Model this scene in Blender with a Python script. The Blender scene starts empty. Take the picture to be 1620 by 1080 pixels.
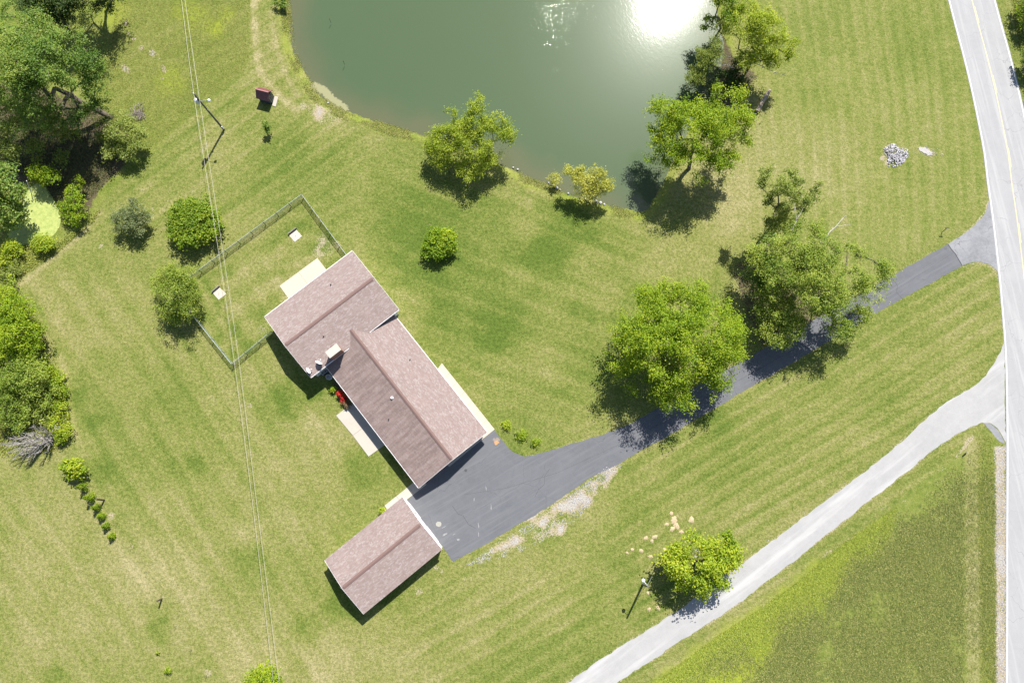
import bpy, math, random
import numpy as np
from mathutils import Matrix, Vector

# ------------------------------------------------------------------ camera, sky, sun, exposure
S = bpy.context.scene
C = S.collection
PI = math.pi
H, F, NAD = 100.0, 1080.0, (815.0, 735.0)      # drone height, focal length in photo pixels, nadir point of the photo
SUN_AZ, SUN_EL = math.radians(71.5), math.radians(51.3)

_n = Vector((NAD[0]-810, -(NAD[1]-540), -F)).normalized()
_Z = -_n
_X = (Vector((1, 0, 0)) - _Z*_Z.x).normalized()
_Y = _Z.cross(_X)
RM = np.array([_X, _Y, _Z])                     # camera axes -> world

cam = bpy.data.cameras.new('camera')
cam.sensor_width = 36.0; cam.lens = 24.0; cam.clip_start = 0.5; cam.clip_end = 5000
camo = bpy.data.objects.new('camera', cam); C.objects.link(camo)
camo.matrix_world = Matrix.Translation((0, 0, H)) @ Matrix([_X, _Y, _Z]).to_4x4()
S.camera = camo

W = bpy.data.worlds.new('World'); S.world = W; W.use_nodes = True
sky = W.node_tree.nodes.new('ShaderNodeTexSky'); sky.sky_type = 'NISHITA'; sky.sun_disc = False
sky.sun_elevation = SUN_EL; sky.sun_rotation = PI/2 - SUN_AZ
sky.air_density = 1.0; sky.dust_density = 1.0
W.node_tree.links.new(sky.outputs[0], W.node_tree.nodes['Background'].inputs[0])
W.node_tree.nodes['Background'].inputs[1].default_value = 0.070

sl = bpy.data.lights.new('sun', 'SUN'); sl.energy = 4.7; sl.angle = math.radians(0.53); sl.color = (1.0, 0.96, 0.89)
so = bpy.data.objects.new('sun', sl); C.objects.link(so)
sv = Vector((math.cos(SUN_AZ)*math.cos(SUN_EL), math.sin(SUN_AZ)*math.cos(SUN_EL), math.sin(SUN_EL)))
so.rotation_euler = sv.to_track_quat('Z', 'Y').to_euler(); so.location = sv*400
S.view_settings.view_transform = 'Standard'; S.view_settings.look = 'None'
S.view_settings.exposure = 1.19; S.view_settings.gamma = 1.0; S.view_settings.use_curve_mapping = False

# ------------------------------------------------------------------ helpers: places
def G(px, py, z=0.0):
    """world point at height z that the photograph shows at pixel (px, py)"""
    d = RM @ np.array([px-810.0, -(py-540.0), -F])
    k = (H-z)/(-d[2])
    return Vector((d[0]*k, d[1]*k, z))
def Gn(P, z=0.0):
    P = np.asarray(P, float)
    d = np.stack([P[:, 0]-810.0, -(P[:, 1]-540.0), np.full(len(P), -F)], 1) @ RM.T
    k = (H-z)/(-d[:, 2])
    return d[:, :2]*k[:, None]
def PX(xy, z=0.0):
    """pixel of world points (n,2)"""
    xy = np.asarray(xy, float)
    v = np.stack([xy[:, 0], xy[:, 1], np.full(len(xy), z-H)], 1)
    c = v @ RM
    return 810+F*c[:, 0]/-c[:, 2], 540-F*c[:, 1]/-c[:, 2]

# ------------------------------------------------------------------ helpers: objects
def tag(o, label=None, cat=None, group=None, kind=None):
    if label: o['label'] = label
    if cat: o['category'] = cat
    if group: o['group'] = group
    if kind: o['kind'] = kind
    return o
def empty(name, loc=(0, 0, 0), rz=0.0):
    o = bpy.data.objects.new(name, None); C.objects.link(o)
    o.location = loc; o.rotation_euler = (0, 0, rz); o.empty_display_size = 0.3
    return o
def link(name, me, mat=None, parent=None):
    o = bpy.data.objects.new(name, me); C.objects.link(o)
    if mat is not None and not me.materials: me.materials.append(mat)
    if parent is not None: o.parent = parent
    return o
class MB:
    """collects shapes into one mesh"""
    def __init__(s): s.v = []; s.f = []
    def add(s, vs, fs):
        n = len(s.v); s.v += [tuple(v) for v in vs]; s.f += [tuple(i+n for i in f) for f in fs]; return s
    def box(s, c, size, rot=None):
        x, y, z = [k/2 for k in size]
        vs = [Vector((a*x, b*y, d*z)) for d in (-1, 1) for b in (-1, 1) for a in (-1, 1)]
        if rot is not None: vs = [rot @ v for v in vs]
        c = Vector(c)
        return s.add([v+c for v in vs], [(0, 2, 3, 1), (4, 5, 7, 6), (0, 1, 5, 4), (2, 6, 7, 3), (0, 4, 6, 2), (1, 3, 7, 5)])
    def bar(s, a, b, w, h=None, up=(0, 0, 1)):
        a = Vector(a); b = Vector(b); d = b-a; L = d.length; d.normalize()
        u = Vector(up)
        if abs(d.dot(u)) > 0.98: u = Vector((1, 0, 0))
        sx = d.cross(u).normalized(); uz = sx.cross(d)
        R = Matrix((d, sx, uz)).transposed()
        return s.box((a+b)/2, (L, w, h or w), R)
    def tube(s, pts, rad, n=6, cap=True):
        pts = [Vector(p) for p in pts]
        if not hasattr(rad, '__len__'): rad = [rad]*len(pts)
        base = len(s.v)
        for i, p in enumerate(pts):
            d = (pts[min(i+1, len(pts)-1)]-pts[max(i-1, 0)]).normalized()
            u = Vector((0, 0, 1)) if abs(d.z) < 0.9 else Vector((1, 0, 0))
            a = d.cross(u).normalized(); b = a.cross(d)
            for k in range(n):
                t = 2*PI*k/n
                s.v.append(tuple(p+(a*math.cos(t)+b*math.sin(t))*rad[i]))
        for i in range(len(pts)-1):
            for k in range(n):
                q = base+i*n; k2 = (k+1) % n
                s.f.append((q+k, q+k2, q+n+k2, q+n+k))
        if cap:
            s.f.append(tuple(base+k for k in range(n))[::-1]); s.f.append(tuple(base+(len(pts)-1)*n+k for k in range(n)))
        return s
    def lathe(s, c, prof, n=16, rot=None):
        base = len(s.v); c = Vector(c)
        for r, z in prof:
            for k in range(n):
                t = 2*PI*k/n; v = Vector((r*math.cos(t), r*math.sin(t), z))
                if rot is not None: v = rot @ v
                s.v.append(tuple(c+v))
        for i in range(len(prof)-1):
            for k in range(n):
                q = base+i*n; k2 = (k+1) % n
                s.f.append((q+k, q+k2, q+n+k2, q+n+k))
        s.f.append(tuple(base+k for k in range(n))[::-1]); s.f.append(tuple(base+(len(prof)-1)*n+k for k in range(n)))
        return s
    def prism(s, poly, z0, z1):
        n = len(poly)
        a = sum(poly[i][0]*poly[(i+1) % n][1]-poly[(i+1) % n][0]*poly[i][1] for i in range(n))
        if a < 0: poly = poly[::-1]
        vs = [(p[0], p[1], z0) for p in poly]+[(p[0], p[1], z1) for p in poly]
        fs = [tuple(range(n))[::-1], tuple(range(n, 2*n))]
        fs += [(i, (i+1) % n, n+(i+1) % n, n+i) for i in range(n)]
        return s.add(vs, fs)
    def mesh(s, name, smooth=False):
        me = bpy.data.meshes.new(name); me.from_pydata(s.v, [], s.f); me.update()
        if smooth: me.polygons.foreach_set('use_smooth', [True]*len(me.polygons))
        return me
    def build(s, name, mat, parent=None, smooth=False):
        return link(name, s.mesh(name, smooth), mat, parent)
def quads_mesh(name, V, smooth=False):
    """V (n,4,3): one loose quad each"""
    n = len(V); me = bpy.data.meshes.new(name)
    me.vertices.add(4*n); me.vertices.foreach_set('co', np.ascontiguousarray(V, dtype=np.float32).ravel())
    me.loops.add(4*n); me.loops.foreach_set('vertex_index', np.arange(4*n, dtype=np.int32))
    me.polygons.add(n); me.polygons.foreach_set('loop_start', np.arange(0, 4*n, 4, dtype=np.int32))
    me.update(calc_edges=True); return me
def grid_mesh(name, V, Fq, smooth=True):
    me = bpy.data.meshes.new(name); n = len(Fq)
    me.vertices.add(len(V)); me.vertices.foreach_set('co', np.ascontiguousarray(V, dtype=np.float32).ravel())
    me.loops.add(4*n); me.loops.foreach_set('vertex_index', np.ascontiguousarray(Fq, dtype=np.int32).ravel())
    me.polygons.add(n); me.polygons.foreach_set('loop_start', np.arange(0, 4*n, 4, dtype=np.int32))
    me.polygons.foreach_set('use_smooth', np.full(n, smooth))
    me.update(calc_edges=True); return me

# ------------------------------------------------------------------ helpers: noise in numpy
def vnoise(x, y, seed):
    r = np.random.RandomState(seed).rand(256, 256)
    xi = np.floor(x).astype(int); yi = np.floor(y).astype(int); fx = x-xi; fy = y-yi
    fx = fx*fx*(3-2*fx); fy = fy*fy*(3-2*fy)
    g = lambda a, b: r[a & 255, b & 255]
    return (g(xi, yi)*(1-fx)+g(xi+1, yi)*fx)*(1-fy)+(g(xi, yi+1)*(1-fx)+g(xi+1, yi+1)*fx)*fy
def fbm(x, y, sc, seed, octv=4):
    t = 0; a = 1.0; s = 0
    ca, sa = math.cos(0.6), math.sin(0.6)
    for i in range(octv):
        t = t+a*vnoise(x/sc+37.1*i, y/sc-11.7*i, seed+i); s += a; a *= 0.55; sc /= 2.03
        x, y = ca*x-sa*y, sa*x+ca*y
    return t/s
def sstep(a, b, x):
    t = np.clip((x-a)/(b-a), 0, 1); return t*t*(3-2*t)
def seg_dist(x, y, pts, closed=False):
    d = np.full(x.shape, 1e9); n = len(pts)
    for i in range(n if closed else n-1):
        ax, ay = pts[i]; bx, by = pts[(i+1) % n]
        dx, dy = bx-ax, by-ay; L = dx*dx+dy*dy+1e-12
        t = np.clip(((x-ax)*dx+(y-ay)*dy)/L, 0, 1)
        d = np.minimum(d, (x-ax-t*dx)**2+(y-ay-t*dy)**2)
    return np.sqrt(d)
def inside(x, y, pts):
    c = np.zeros(x.shape, bool); n = len(pts)
    for i in range(n):
        ax, ay = pts[i]; bx, by = pts[(i+1) % n]
        if ay == by: continue
        c ^= ((ay > y) != (by > y)) & (x < (bx-ax)*(y-ay)/(by-ay)+ax)
    return c
def sdist(x, y, pts):
    d = seg_dist(x, y, pts, True); return np.where(inside(x, y, pts), d, -d)
def smooth_poly(pts, closed=False, sub=4):
    """Catmull-Rom through the points"""
    P = [Vector((p[0], p[1])) for p in pts]; out = []; n = len(P)
    rng = range(n if closed else n-1)
    for i in rng:
        p0 = P[(i-1) % n] if closed or i > 0 else P[i]; p1 = P[i]; p2 = P[(i+1) % n]
        p3 = P[(i+2) % n] if closed or i+2 < n else p2
        for k in range(sub):
            t = k/sub
            q = 0.5*((2*p1)+(-p0+p2)*t+(2*p0-5*p1+4*p2-p3)*t*t+(-p0+3*p1-3*p2+p3)*t**3)
            out.append((q.x, q.y))
    if not closed: out.append((P[-1].x, P[-1].y))
    return out

# ------------------------------------------------------------------ materials
def M_(name):
    m = bpy.data.materials.new(name); m.use_nodes = True
    return m, m.node_tree.nodes, m.node_tree.links, m.node_tree.nodes['Principled BSDF']
def nd(N, t, **k):
    n = N.new('ShaderNode'+t)
    for a, b in k.items(): setattr(n, a, b)
    return n
def ramp(N, stops):
    r = N.new('ShaderNodeValToRGB'); e = r.color_ramp.elements
    while len(e) < len(stops): e.new(0.5)
    for i, (p, c) in enumerate(stops):
        e[i].position = p; e[i].color = (*c, 1) if len(c) == 3 else c
    return r
def wcoord(N, L, scale=(1, 1, 1), rot=(0, 0, 0)):
    g = N.new('ShaderNodeNewGeometry'); m = N.new('ShaderNodeMapping'); m.vector_type = 'TEXTURE'; m.inputs['Scale'].default_value = [1/v for v in scale]
    m.inputs['Rotation'].default_value = rot
    L.new(g.outputs['Position'], m.inputs[0]); return m.outputs[0]
def noise(N, L, co, sc, det=3, rough=0.55, dist=0.0):
    n = N.new('ShaderNodeTexNoise'); n.inputs['Scale'].default_value = sc; n.inputs['Detail'].default_value = det
    n.inputs['Roughness'].default_value = rough; n.inputs['Distortion'].default_value = dist
    L.new(co, n.inputs['Vector']); return n.outputs['Fac']
def mixc(N, L, fac, a, b, blend='MIX'):
    m = N.new('ShaderNodeMix'); m.data_type = 'RGBA'; m.blend_type = blend; m.clamp_factor = True
    for s, v in ((m.inputs[0], fac), (m.inputs[6], a), (m.inputs[7], b)):
        if isinstance(v, bpy.types.NodeSocket): L.new(v, s)
        elif isinstance(v, (int, float)): s.default_value = v
        else: s.default_value = (*v, 1)
    return m.outputs[2]
def math_(N, L, op, a, b=0.0, c=0.0):
    m = N.new('ShaderNodeMath'); m.operation = op
    for s, v in zip(m.inputs, (a, b, c)):
        if isinstance(v, bpy.types.NodeSocket): L.new(v, s)
        else: s.default_value = v
    return m.outputs[0]
def mapr(N, L, v, a, b, c=0.0, d=1.0):
    m = N.new('ShaderNodeMapRange'); m.interpolation_type = 'SMOOTHSTEP'
    L.new(v, m.inputs[0])
    for i, x in enumerate((a, b, c, d)): m.inputs[i+1].default_value = x
    return m.outputs[0]
def bump(N, L, h, bs, strength=0.4, dist=0.05):
    b = N.new('ShaderNodeBump'); b.inputs['Strength'].default_value = strength; b.inputs['Distance'].default_value = dist
    L.new(h, b.inputs['Height']); L.new(b.outputs[0], bs.inputs['Normal'])
def mat_plain(name, col, rough=0.6, metal=0.0, var=0.15, sc=3.0, spec=0.4):
    m, N, L, b = M_(name)
    f = noise(N, L, wcoord(N, L), sc, 4)
    L.new(mixc(N, L, f, tuple(c*(1-var) for c in col), tuple(min(1, c*(1+var)) for c in col)), b.inputs['Base Color'])
    b.inputs['Roughness'].default_value = rough; b.inputs['Metallic'].default_value = metal
    b.inputs['Specular IOR Level'].default_value = spec
    return m
def mat_leaf(name, dark, light, tip=None, trans=0.46):
    """leaves: hue varies leaf by leaf and clump by clump"""
    m, N, L, b = M_(name)
    g = N.new('ShaderNodeNewGeometry'); a = nd(N, 'Attribute', attribute_name='tone')
    f = math_(N, L, 'ADD', math_(N, L, 'MULTIPLY', g.outputs['Random Per Island'], 0.62), math_(N, L, 'MULTIPLY', a.outputs['Fac'], 0.55))
    up = lambda c, k: tuple(v*k for v in c)
    st = [(0.05, up(dark, 1.2)), (0.58, up(light, 1.45))]
    if tip: st.append((0.95, up(tip, 1.35)))
    r = ramp(N, st); L.new(f, r.inputs[0]); L.new(r.outputs[0], b.inputs['Base Color'])
    b.inputs['Roughness'].default_value = 0.55; b.inputs['Specular IOR Level'].default_value = 0.18
    t = N.new('ShaderNodeBsdfTranslucent')
    L.new(mixc(N, L, 1.0, r.outputs[0], (1.3, 1.3, 0.4), 'MULTIPLY'), t.inputs[0])
    x = N.new('ShaderNodeMixShader'); x.inputs[0].default_value = trans
    L.new(b.outputs[0], x.inputs[1]); L.new(t.outputs[0], x.inputs[2]); L.new(x.outputs[0], N['Material Output'].inputs[0])
    return m
def mat_island(name, stops, rough=0.8, nsc=None, streak=None):
    m, N, L, b = M_(name)
    g = N.new('ShaderNodeNewGeometry'); r = ramp(N, stops); L.new(g.outputs['Random Per Island'], r.inputs[0])
    col = r.outputs[0]
    if nsc:
        f = noise(N, L, wcoord(N, L), nsc, 4)
        col = mixc(N, L, 1.0, col, mixc(N, L, f, (0.86, 0.86, 0.86), (1.12, 1.12, 1.12)), 'MULTIPLY')
    if streak:                                                    # weather stains running down the slope
        s = noise(N, L, wcoord(N, L, (0.35, 2.2, 1), (0, 0, streak)), 1.0, 5, 0.65)
        col = mixc(N, L, 1.0, col, mixc(N, L, mapr(N, L, s, 0.35, 0.68), (0.80, 0.78, 0.77), (1.10, 1.10, 1.10)), 'MULTIPLY')
    L.new(col, b.inputs['Base Color']); b.inputs['Roughness'].default_value = rough; b.inputs['Specular IOR Level'].default_value = 0.25
    return m

def mat_ground():
    m, N, L, b = M_('turf')
    a = nd(N, 'Attribute', attribute_name='cover'); sp = N.new('ShaderNodeSeparateColor'); L.new(a.outputs['Color'], sp.inputs[0])
    dry, soil, rough, lush = sp.outputs[0], sp.outputs[1], sp.outputs[2], a.outputs['Alpha']
    co = wcoord(N, L)
    n1 = noise(N, L, co, 1.1, 4, 0.62); n2 = noise(N, L, co, 4.6, 4, 0.75); n3 = noise(N, L, co, 2.4, 5, 0.8)
    # straw share of the sward: broad map plus speckle
    f = math_(N, L, 'ADD', dry, math_(N, L, 'MULTIPLY', math_(N, L, 'SUBTRACT', n1, 0.5), 0.7))
    f = math_(N, L, 'ADD', f, math_(N, L, 'MULTIPLY', math_(N, L, 'SUBTRACT', n2, 0.5), 1.5))
    r = ramp(N, [(0.0, (0.076, 0.114, 0.017)), (0.3, (0.130, 0.155, 0.033)), (0.55, (0.180, 0.183, 0.058)), (0.8, (0.226, 0.210, 0.092)), (1.0, (0.280, 0.250, 0.130))])
    L.new(f, r.inputs[0])
    # sward density: thin and thick spots of turf
    col = mixc(N, L, 1.0, r.outputs[0], mixc(N, L, mapr(N, L, n3, 0.36, 0.62), (0.62, 0.66, 0.54), (1.12, 1.10, 1.12)), 'MULTIPLY')
    # small threadbare spots and dark tussocks
    n4 = noise(N, L, co, 0.8, 6, 0.72, 0.4); n5 = noise(N, L, co, 1.9, 4, 0.7)
    col = mixc(N, L, math_(N, L, 'MULTIPLY', mapr(N, L, n4, 0.64, 0.72), 0.45), col, (0.275, 0.235, 0.135))
    col = mixc(N, L, math_(N, L, 'MULTIPLY', mapr(N, L, n5, 0.62, 0.72), 0.5), col, (0.075, 0.110, 0.019))
    # tall rough grass
    rr = ramp(N, [(0.26, (0.055, 0.080, 0.012)), (0.46, (0.115, 0.148, 0.026)), (0.7, (0.215, 0.215, 0.065))])
    L.new(math_(N, L, 'ADD', math_(N, L, 'MULTIPLY', n1, 0.5), math_(N, L, 'MULTIPLY', n2, 0.5)), rr.inputs[0])
    col = mixc(N, L, rough, col, rr.outputs[0])
    col = mixc(N, L, math_(N, L, 'MULTIPLY', lush, mapr(N, L, n2, 0.15, 0.5)), col, (0.20, 0.235, 0.024))
    # bare earth, and lime gravel where it lies thickest
    sr = ramp(N, [(0.25, (0.16, 0.125, 0.08)), (0.5, (0.28, 0.235, 0.16)), (0.75, (0.37, 0.325, 0.245))])
    L.new(n2, sr.inputs[0])
    gr = ramp(N, [(0.3, (0.19, 0.17, 0.135)), (0.5, (0.29, 0.272, 0.24)), (0.7, (0.38, 0.365, 0.34))])
    L.new(n2, gr.inputs[0])
    sf = mapr(N, L, math_(N, L, 'ADD', soil, math_(N, L, 'MULTIPLY', math_(N, L, 'SUBTRACT', n2, 0.5), 1.3)), 0.4, 0.65)
    col = mixc(N, L, sf, col, mixc(N, L, mapr(N, L, soil, 0.66, 0.88), sr.outputs[0], gr.outputs[0]))
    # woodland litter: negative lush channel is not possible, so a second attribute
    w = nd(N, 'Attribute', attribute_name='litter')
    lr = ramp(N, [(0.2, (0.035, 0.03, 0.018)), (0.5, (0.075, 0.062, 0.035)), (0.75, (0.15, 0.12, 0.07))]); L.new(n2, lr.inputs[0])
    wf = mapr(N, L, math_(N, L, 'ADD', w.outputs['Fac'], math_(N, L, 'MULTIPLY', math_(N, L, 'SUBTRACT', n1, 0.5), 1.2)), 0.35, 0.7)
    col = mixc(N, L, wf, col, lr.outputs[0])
    L.new(col, b.inputs['Base Color']); b.inputs['Roughness'].default_value = 0.9; b.inputs['Specular IOR Level'].default_value = 0.15
    hb = math_(N, L, 'ADD', n2, math_(N, L, 'MULTIPLY', noise(N, L, co, 11, 2), 0.6))
    bump(N, L, hb, b, 0.7, 0.16)
    return m
def mat_pave(name, lo, hi, crack=None, csc=0.25, rough=0.85, streak=None, patch=0.6, bsc=8):
    m, N, L, b = M_(name); co = wcoord(N, L)
    n1 = noise(N, L, co, 0.22, 4, 0.6); n2 = noise(N, L, co, bsc, 3, 0.7); n3 = noise(N, L, co, 1.3, 4, 0.65)
    f = math_(N, L, 'ADD', math_(N, L, 'MULTIPLY', n1, patch), math_(N, L, 'MULTIPLY', n2, 0.35))
    f = math_(N, L, 'ADD', f, math_(N, L, 'MULTIPLY', n3, 0.35))
    f = mapr(N, L, f, 0.3, 0.95)
    col = mixc(N, L, f, lo, hi)
    if streak:
        cs = wcoord(N, L, streak[1], (0, 0, streak[2])); s = noise(N, L, cs, 1.0, 4, 0.6)
        col = mixc(N, L, mapr(N, L, s, 0.46, 0.72), col, streak[0])
    if crack:
        w = N.new('ShaderNodeVectorMath'); w.operation = 'ADD'
        nn = N.new('ShaderNodeTexNoise'); nn.inputs['Scale'].default_value = 0.9; nn.inputs['Detail'].default_value = 5; L.new(co, nn.inputs['Vector'])
        L.new(co, w.inputs[0]); L.new(nn.outputs['Color'], w.inputs[1])
        v = N.new('ShaderNodeTexVoronoi'); v.feature = 'DISTANCE_TO_EDGE'; v.inputs['Scale'].default_value = csc; L.new(w.outputs[0], v.inputs['Vector'])
        k = math_(N, L, 'MULTIPLY', mapr(N, L, v.outputs['Distance'], 0.0, crack[1], 1, 0), mapr(N, L, n1, 0.4, 0.55))
        col = mixc(N, L, k, col, crack[0])
    L.new(col, b.inputs['Base Color']); b.inputs['Roughness'].default_value = rough; b.inputs['Specular IOR Level'].default_value = 0.25
    bump(N, L, n2, b, 0.25, 0.02)
    return m
def mat_water():
    m, N, L, b = M_('pond water'); co = wcoord(N, L)
    a = nd(N, 'Attribute', attribute_name='shallow')
    n = noise(N, L, co, 0.05, 3)
    col = mixc(N, L, n, (0.050, 0.077, 0.037), (0.056, 0.084, 0.042))
    col = mixc(N, L, math_(N, L, 'MULTIPLY', a.outputs['Fac'], 0.55), col, (0.10, 0.09, 0.05))
    al = nd(N, 'Attribute', attribute_name='algae')
    af = mapr(N, L, math_(N, L, 'ADD', al.outputs['Fac'], math_(N, L, 'MULTIPLY', math_(N, L, 'SUBTRACT', noise(N, L, co, 2.2, 5, 0.7), 0.5), 1.4)), 0.45, 0.7)
    col = mixc(N, L, math_(N, L, 'MULTIPLY', af, 0.8), col, (0.25, 0.24, 0.13))
    L.new(col, b.inputs['Base Color'])
    b.inputs['IOR'].default_value = 1.33; b.inputs['Roughness'].default_value = 0.055; b.inputs['Coat Weight'].default_value = 0.10; b.inputs['Coat Roughness'].default_value = 0.27; b.inputs['Coat IOR'].default_value = 1.33; b.inputs['Specular IOR Level'].default_value = 0.5
    rp = noise(N, L, wcoord(N, L, (2.6, 1.1, 1), (0, 0, 0.5)), 1.0, 3, 0.6, 0.5)
    rq = noise(N, L, wcoord(N, L, (1, 1, 1)), 0.25, 2)
    # a few steep wavelets that flash
    wk = noise(N, L, wcoord(N, L, (1.0, 0.7, 1), (0, 0, 0.5)), 5.0, 1, 0.5)
    gust = nd(N, 'Attribute', attribute_name='riffle').outputs['Fac']
    fl = mapr(N, L, math_(N, L, 'ADD', wk, math_(N, L, 'MULTIPLY', math_(N, L, 'SUBTRACT', gust, 1.0), 0.12)), 0.68, 0.75)
    h = math_(N, L, 'ADD', math_(N, L, 'ADD', rp, math_(N, L, 'MULTIPLY', rq, 0.5)), math_(N, L, 'MULTIPLY', fl, 5.0))
    bump(N, L, h, b, 0.09, 0.05)
    return m

# ================================================================== outlines (pixels of the photograph, put on the ground)
POND = smooth_poly([(452, -40), (456, 5), (459, 35), (463, 65), (471, 95), (486, 120), (500, 145), (521, 162), (545, 175), (575, 184), (610, 197), (645, 207),
        (685, 216), (722, 234), (762, 250), (802, 263), (840, 283), (880, 296), (915, 311), (950, 322), (985, 330), (1012, 333), (1030, 322),
        (1042, 300), (1058, 268), (1078, 230), (1098, 195), (1118, 165), (1135, 130), (1143, 90), (1140, 45), (1128, 0), (1118, -50),
        (1085, -110), (1010, -160), (880, -185), (740, -180), (600, -150), (500, -100)], True, 4)
DUCK = smooth_poly([(14, 384), (22, 358), (36, 330), (46, 300), (62, 290), (78, 305), (92, 335), (90, 360), (74, 376), (48, 385), (28, 390)], True, 4)
ROADL = smooth_poly([(1330, -480), (1385, -340), (1432, -220), (1468, -120), (1485, -60), (1499, -2), (1511, 45), (1523, 90), (1535, 140), (1545.5, 190), (1555, 240), (1561, 290), (1568, 340), (1574, 390),
         (1579.5, 440), (1584, 490), (1588, 540), (1590.5, 600), (1591.5, 680), (1591.5, 760), (1591, 860), (1591, 960), (1590.5, 1090), (1590, 1200), (1588, 1400), (1584, 1700)], False, 3)
DRIVE = [(783, 681), (800, 703), (812, 715), (830, 722), (860, 715), (900, 702.5), (950, 689), (997, 670), (1060, 635), (1140, 590), (1250, 528), (1345, 473.5), (1427, 427), (1465, 405), (1500, 385.5),
         (1505, 394), (1512, 402), (1522, 420), (1452, 459), (1385, 496.5), (1290, 552), (1252, 575), (1180, 616), (1130, 646), (1060, 687), (1027, 705), (1000, 721), (970, 738),
         (930, 757), (900, 779), (870, 799), (840, 818), (800, 841), (760, 865), (730, 881), (717.5, 888.5), (708, 875), (699, 862), (668, 835), (640, 797), (655, 778), (690, 720), (764, 660)]
APRON = [(1500, 385.5), (1525, 370), (1541, 357), (1553, 345), (1560, 334), (1564.5, 318), (1575, 370), (1580, 400), (1582, 434), (1576, 427), (1565, 418), (1547, 413.5), (1533, 416), (1522, 420), (1512, 402), (1505, 394)]
LANE_U = [(1589, 540), (1583, 557), (1572, 576), (1560, 594), (1537, 613), (1515, 626), (1492, 640), (1470, 657), (1447, 679), (1422, 702), (1390, 729), (1355, 755), (1315, 785), (1282, 810), (1245, 838), (1210, 864), (1180, 887),
          (1120, 931), (1062, 972), (1022, 997), (960, 1036), (897, 1080), (830, 1125), (740, 1190), (560, 1330), (380, 1480)]
LANE_D = [(1591, 700), (1585, 688), (1578, 677), (1567, 669), (1552, 668), (1535, 675), (1515, 685), (1495, 699), (1465, 720), (1435, 746), (1402, 771), (1375, 792), (1355, 808), (1325, 832), (1290, 858), (1260, 885), (1215, 917), (1180, 946),
          (1135, 977), (1085, 1008), (1035, 1041), (985, 1073), (920, 1118), (820, 1190), (640, 1330), (460, 1480)]
LANE = LANE_U+LANE_D[::-1]
WATER_Z = -0.35

# ================================================================== ground
def axis(a, b, st, far):
    c = np.arange(a, b+1e-6, st); e = []; d = st
    p = b
    while p < far: d *= 1.35; p += d; e.append(p)
    s = []; d = st; p = a
    while p > -far: d *= 1.35; p -= d; s.append(p)
    return np.concatenate([s[::-1], c, e])
xs = axis(-92, 88, 0.36, 1500); ys = axis(-40, 92, 0.36, 1500)
XX, YY = np.meshgrid(xs, ys); gx = XX.ravel(); gy = YY.ravel()
gu, gv = PX(np.stack([gx, gy], 1))
back = (gy > 160) | (np.abs(gx) > 260) | (gy < -140)
gu = np.where(back, -3000, gu); gv = np.where(back, -3000, gv)
PONDW = Gn(POND, WATER_Z); DUCKW = Gn(DUCK, -0.2)
near = (np.abs(gx) < 130) & (np.abs(gy) < 130)
def sdw(poly, rag, seed):
    d = np.full(gx.shape, -99.0); i = near
    d[i] = sdist(gx[i], gy[i], [tuple(p) for p in poly]); d[i] += (fbm(gx[i], gy[i], 1.6, seed, 3)-0.5)*rag
    return d
pd = sdw(PONDW, 0.9, 3); dd = sdw(DUCKW, 0.7, 5)
gz = (fbm(gx, gy, 9, 11, 3)-0.5)*0.12
flat = np.zeros(gx.shape)
for poly in (DRIVE, APRON, LANE, [(1480, -130)]+[p_ for p_ in ROADL if -60 < p_[1] < 1210]+[(1700, 1200), (1700, -130)], [(400, 380), (640, 380), (790, 690), (690, 900), (570, 980), (480, 880), (560, 750), (400, 520)]):
    i = near; d = np.full(gx.shape, -99.0); d[i] = sdist(gx[i], gy[i], [tuple(p) for p in Gn(poly)])
    flat = np.maximum(flat, sstep(-2.0, -0.3, d))
gz = gz*(1-flat)-0.012*flat
dip = lambda d, lvl, deep: lvl*sstep(-1.3, 0.05, d)*1.0-deep*sstep(0, 3.5, d)
pk = sstep(-1.6, -0.4, pd); dk = sstep(-1.6, -0.4, dd)
gz = gz*(1-pk)*(1-dk)+dip(pd, -0.37, 0.8)+dip(dd, -0.22, 0.4)

def fa(pts, w0, w1, closed=False):                       # 1 near a polyline (pixels), fading out
    return 1-sstep(w0, w1, seg_dist(gu, gv, pts, closed))
def fin(pts, soft):                                      # 1 inside a polygon (pixels)
    return sstep(-soft, soft, sdist(gu, gv, pts)+(wob-0.5)*soft*1.6)
def blob(px, py, r, soft=0.6):
    return 1-sstep(r*(1-soft), r*(1+soft), np.hypot(gu-px, gv-py)+(wob-0.5)*r*1.2)
wob = fbm(gx, gy, 2.2, 21, 3)
big = fbm(gx, gy, 16, 31, 4); mid = fbm(gx, gy, 5.0, 41, 4); sml = fbm(gx, gy, 1.8, 51, 3)
dry = 0.415+(big-0.5)*0.55+(mid-0.5)*0.30+(sml-0.5)*0.22
# mowing stripes
def stripe(s, per, seed, sharp=1.0):
    ph = s/per+0.5*(fbm(gu, gv, 160, seed, 2)-0.5)
    return np.sin(2*PI*ph)*0.65+0.35*np.sin(2*PI*ph*2.07+1.3+2*fbm(gu, gv, 240, seed+4, 1))
redge = np.interp(gv, [p[1] for p in ROADL], [p[0] for p in ROADL])
am = 0.6+0.8*fbm(gu, gv, 130, 61, 3)
def st(mask, ca, cb, per, k, seed, bend=0.0):
    """mowing passes across the direction (ca, cb): soft stripes plus long thin streaks of cut straw"""
    n = math.hypot(ca, cb); s = (ca*gu+cb*gv)/n+bend; t = (-cb*gu+ca*gv)/n
    fine = vnoise(s/4.2+2*vnoise(t/90, s/60, seed+9), t/95, seed+7)+0.6*vnoise(s/9.5, t/150, seed+8)-0.8
    return mask*(stripe(s, per, seed)*k*am*1.1+fine*0.17)
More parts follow.
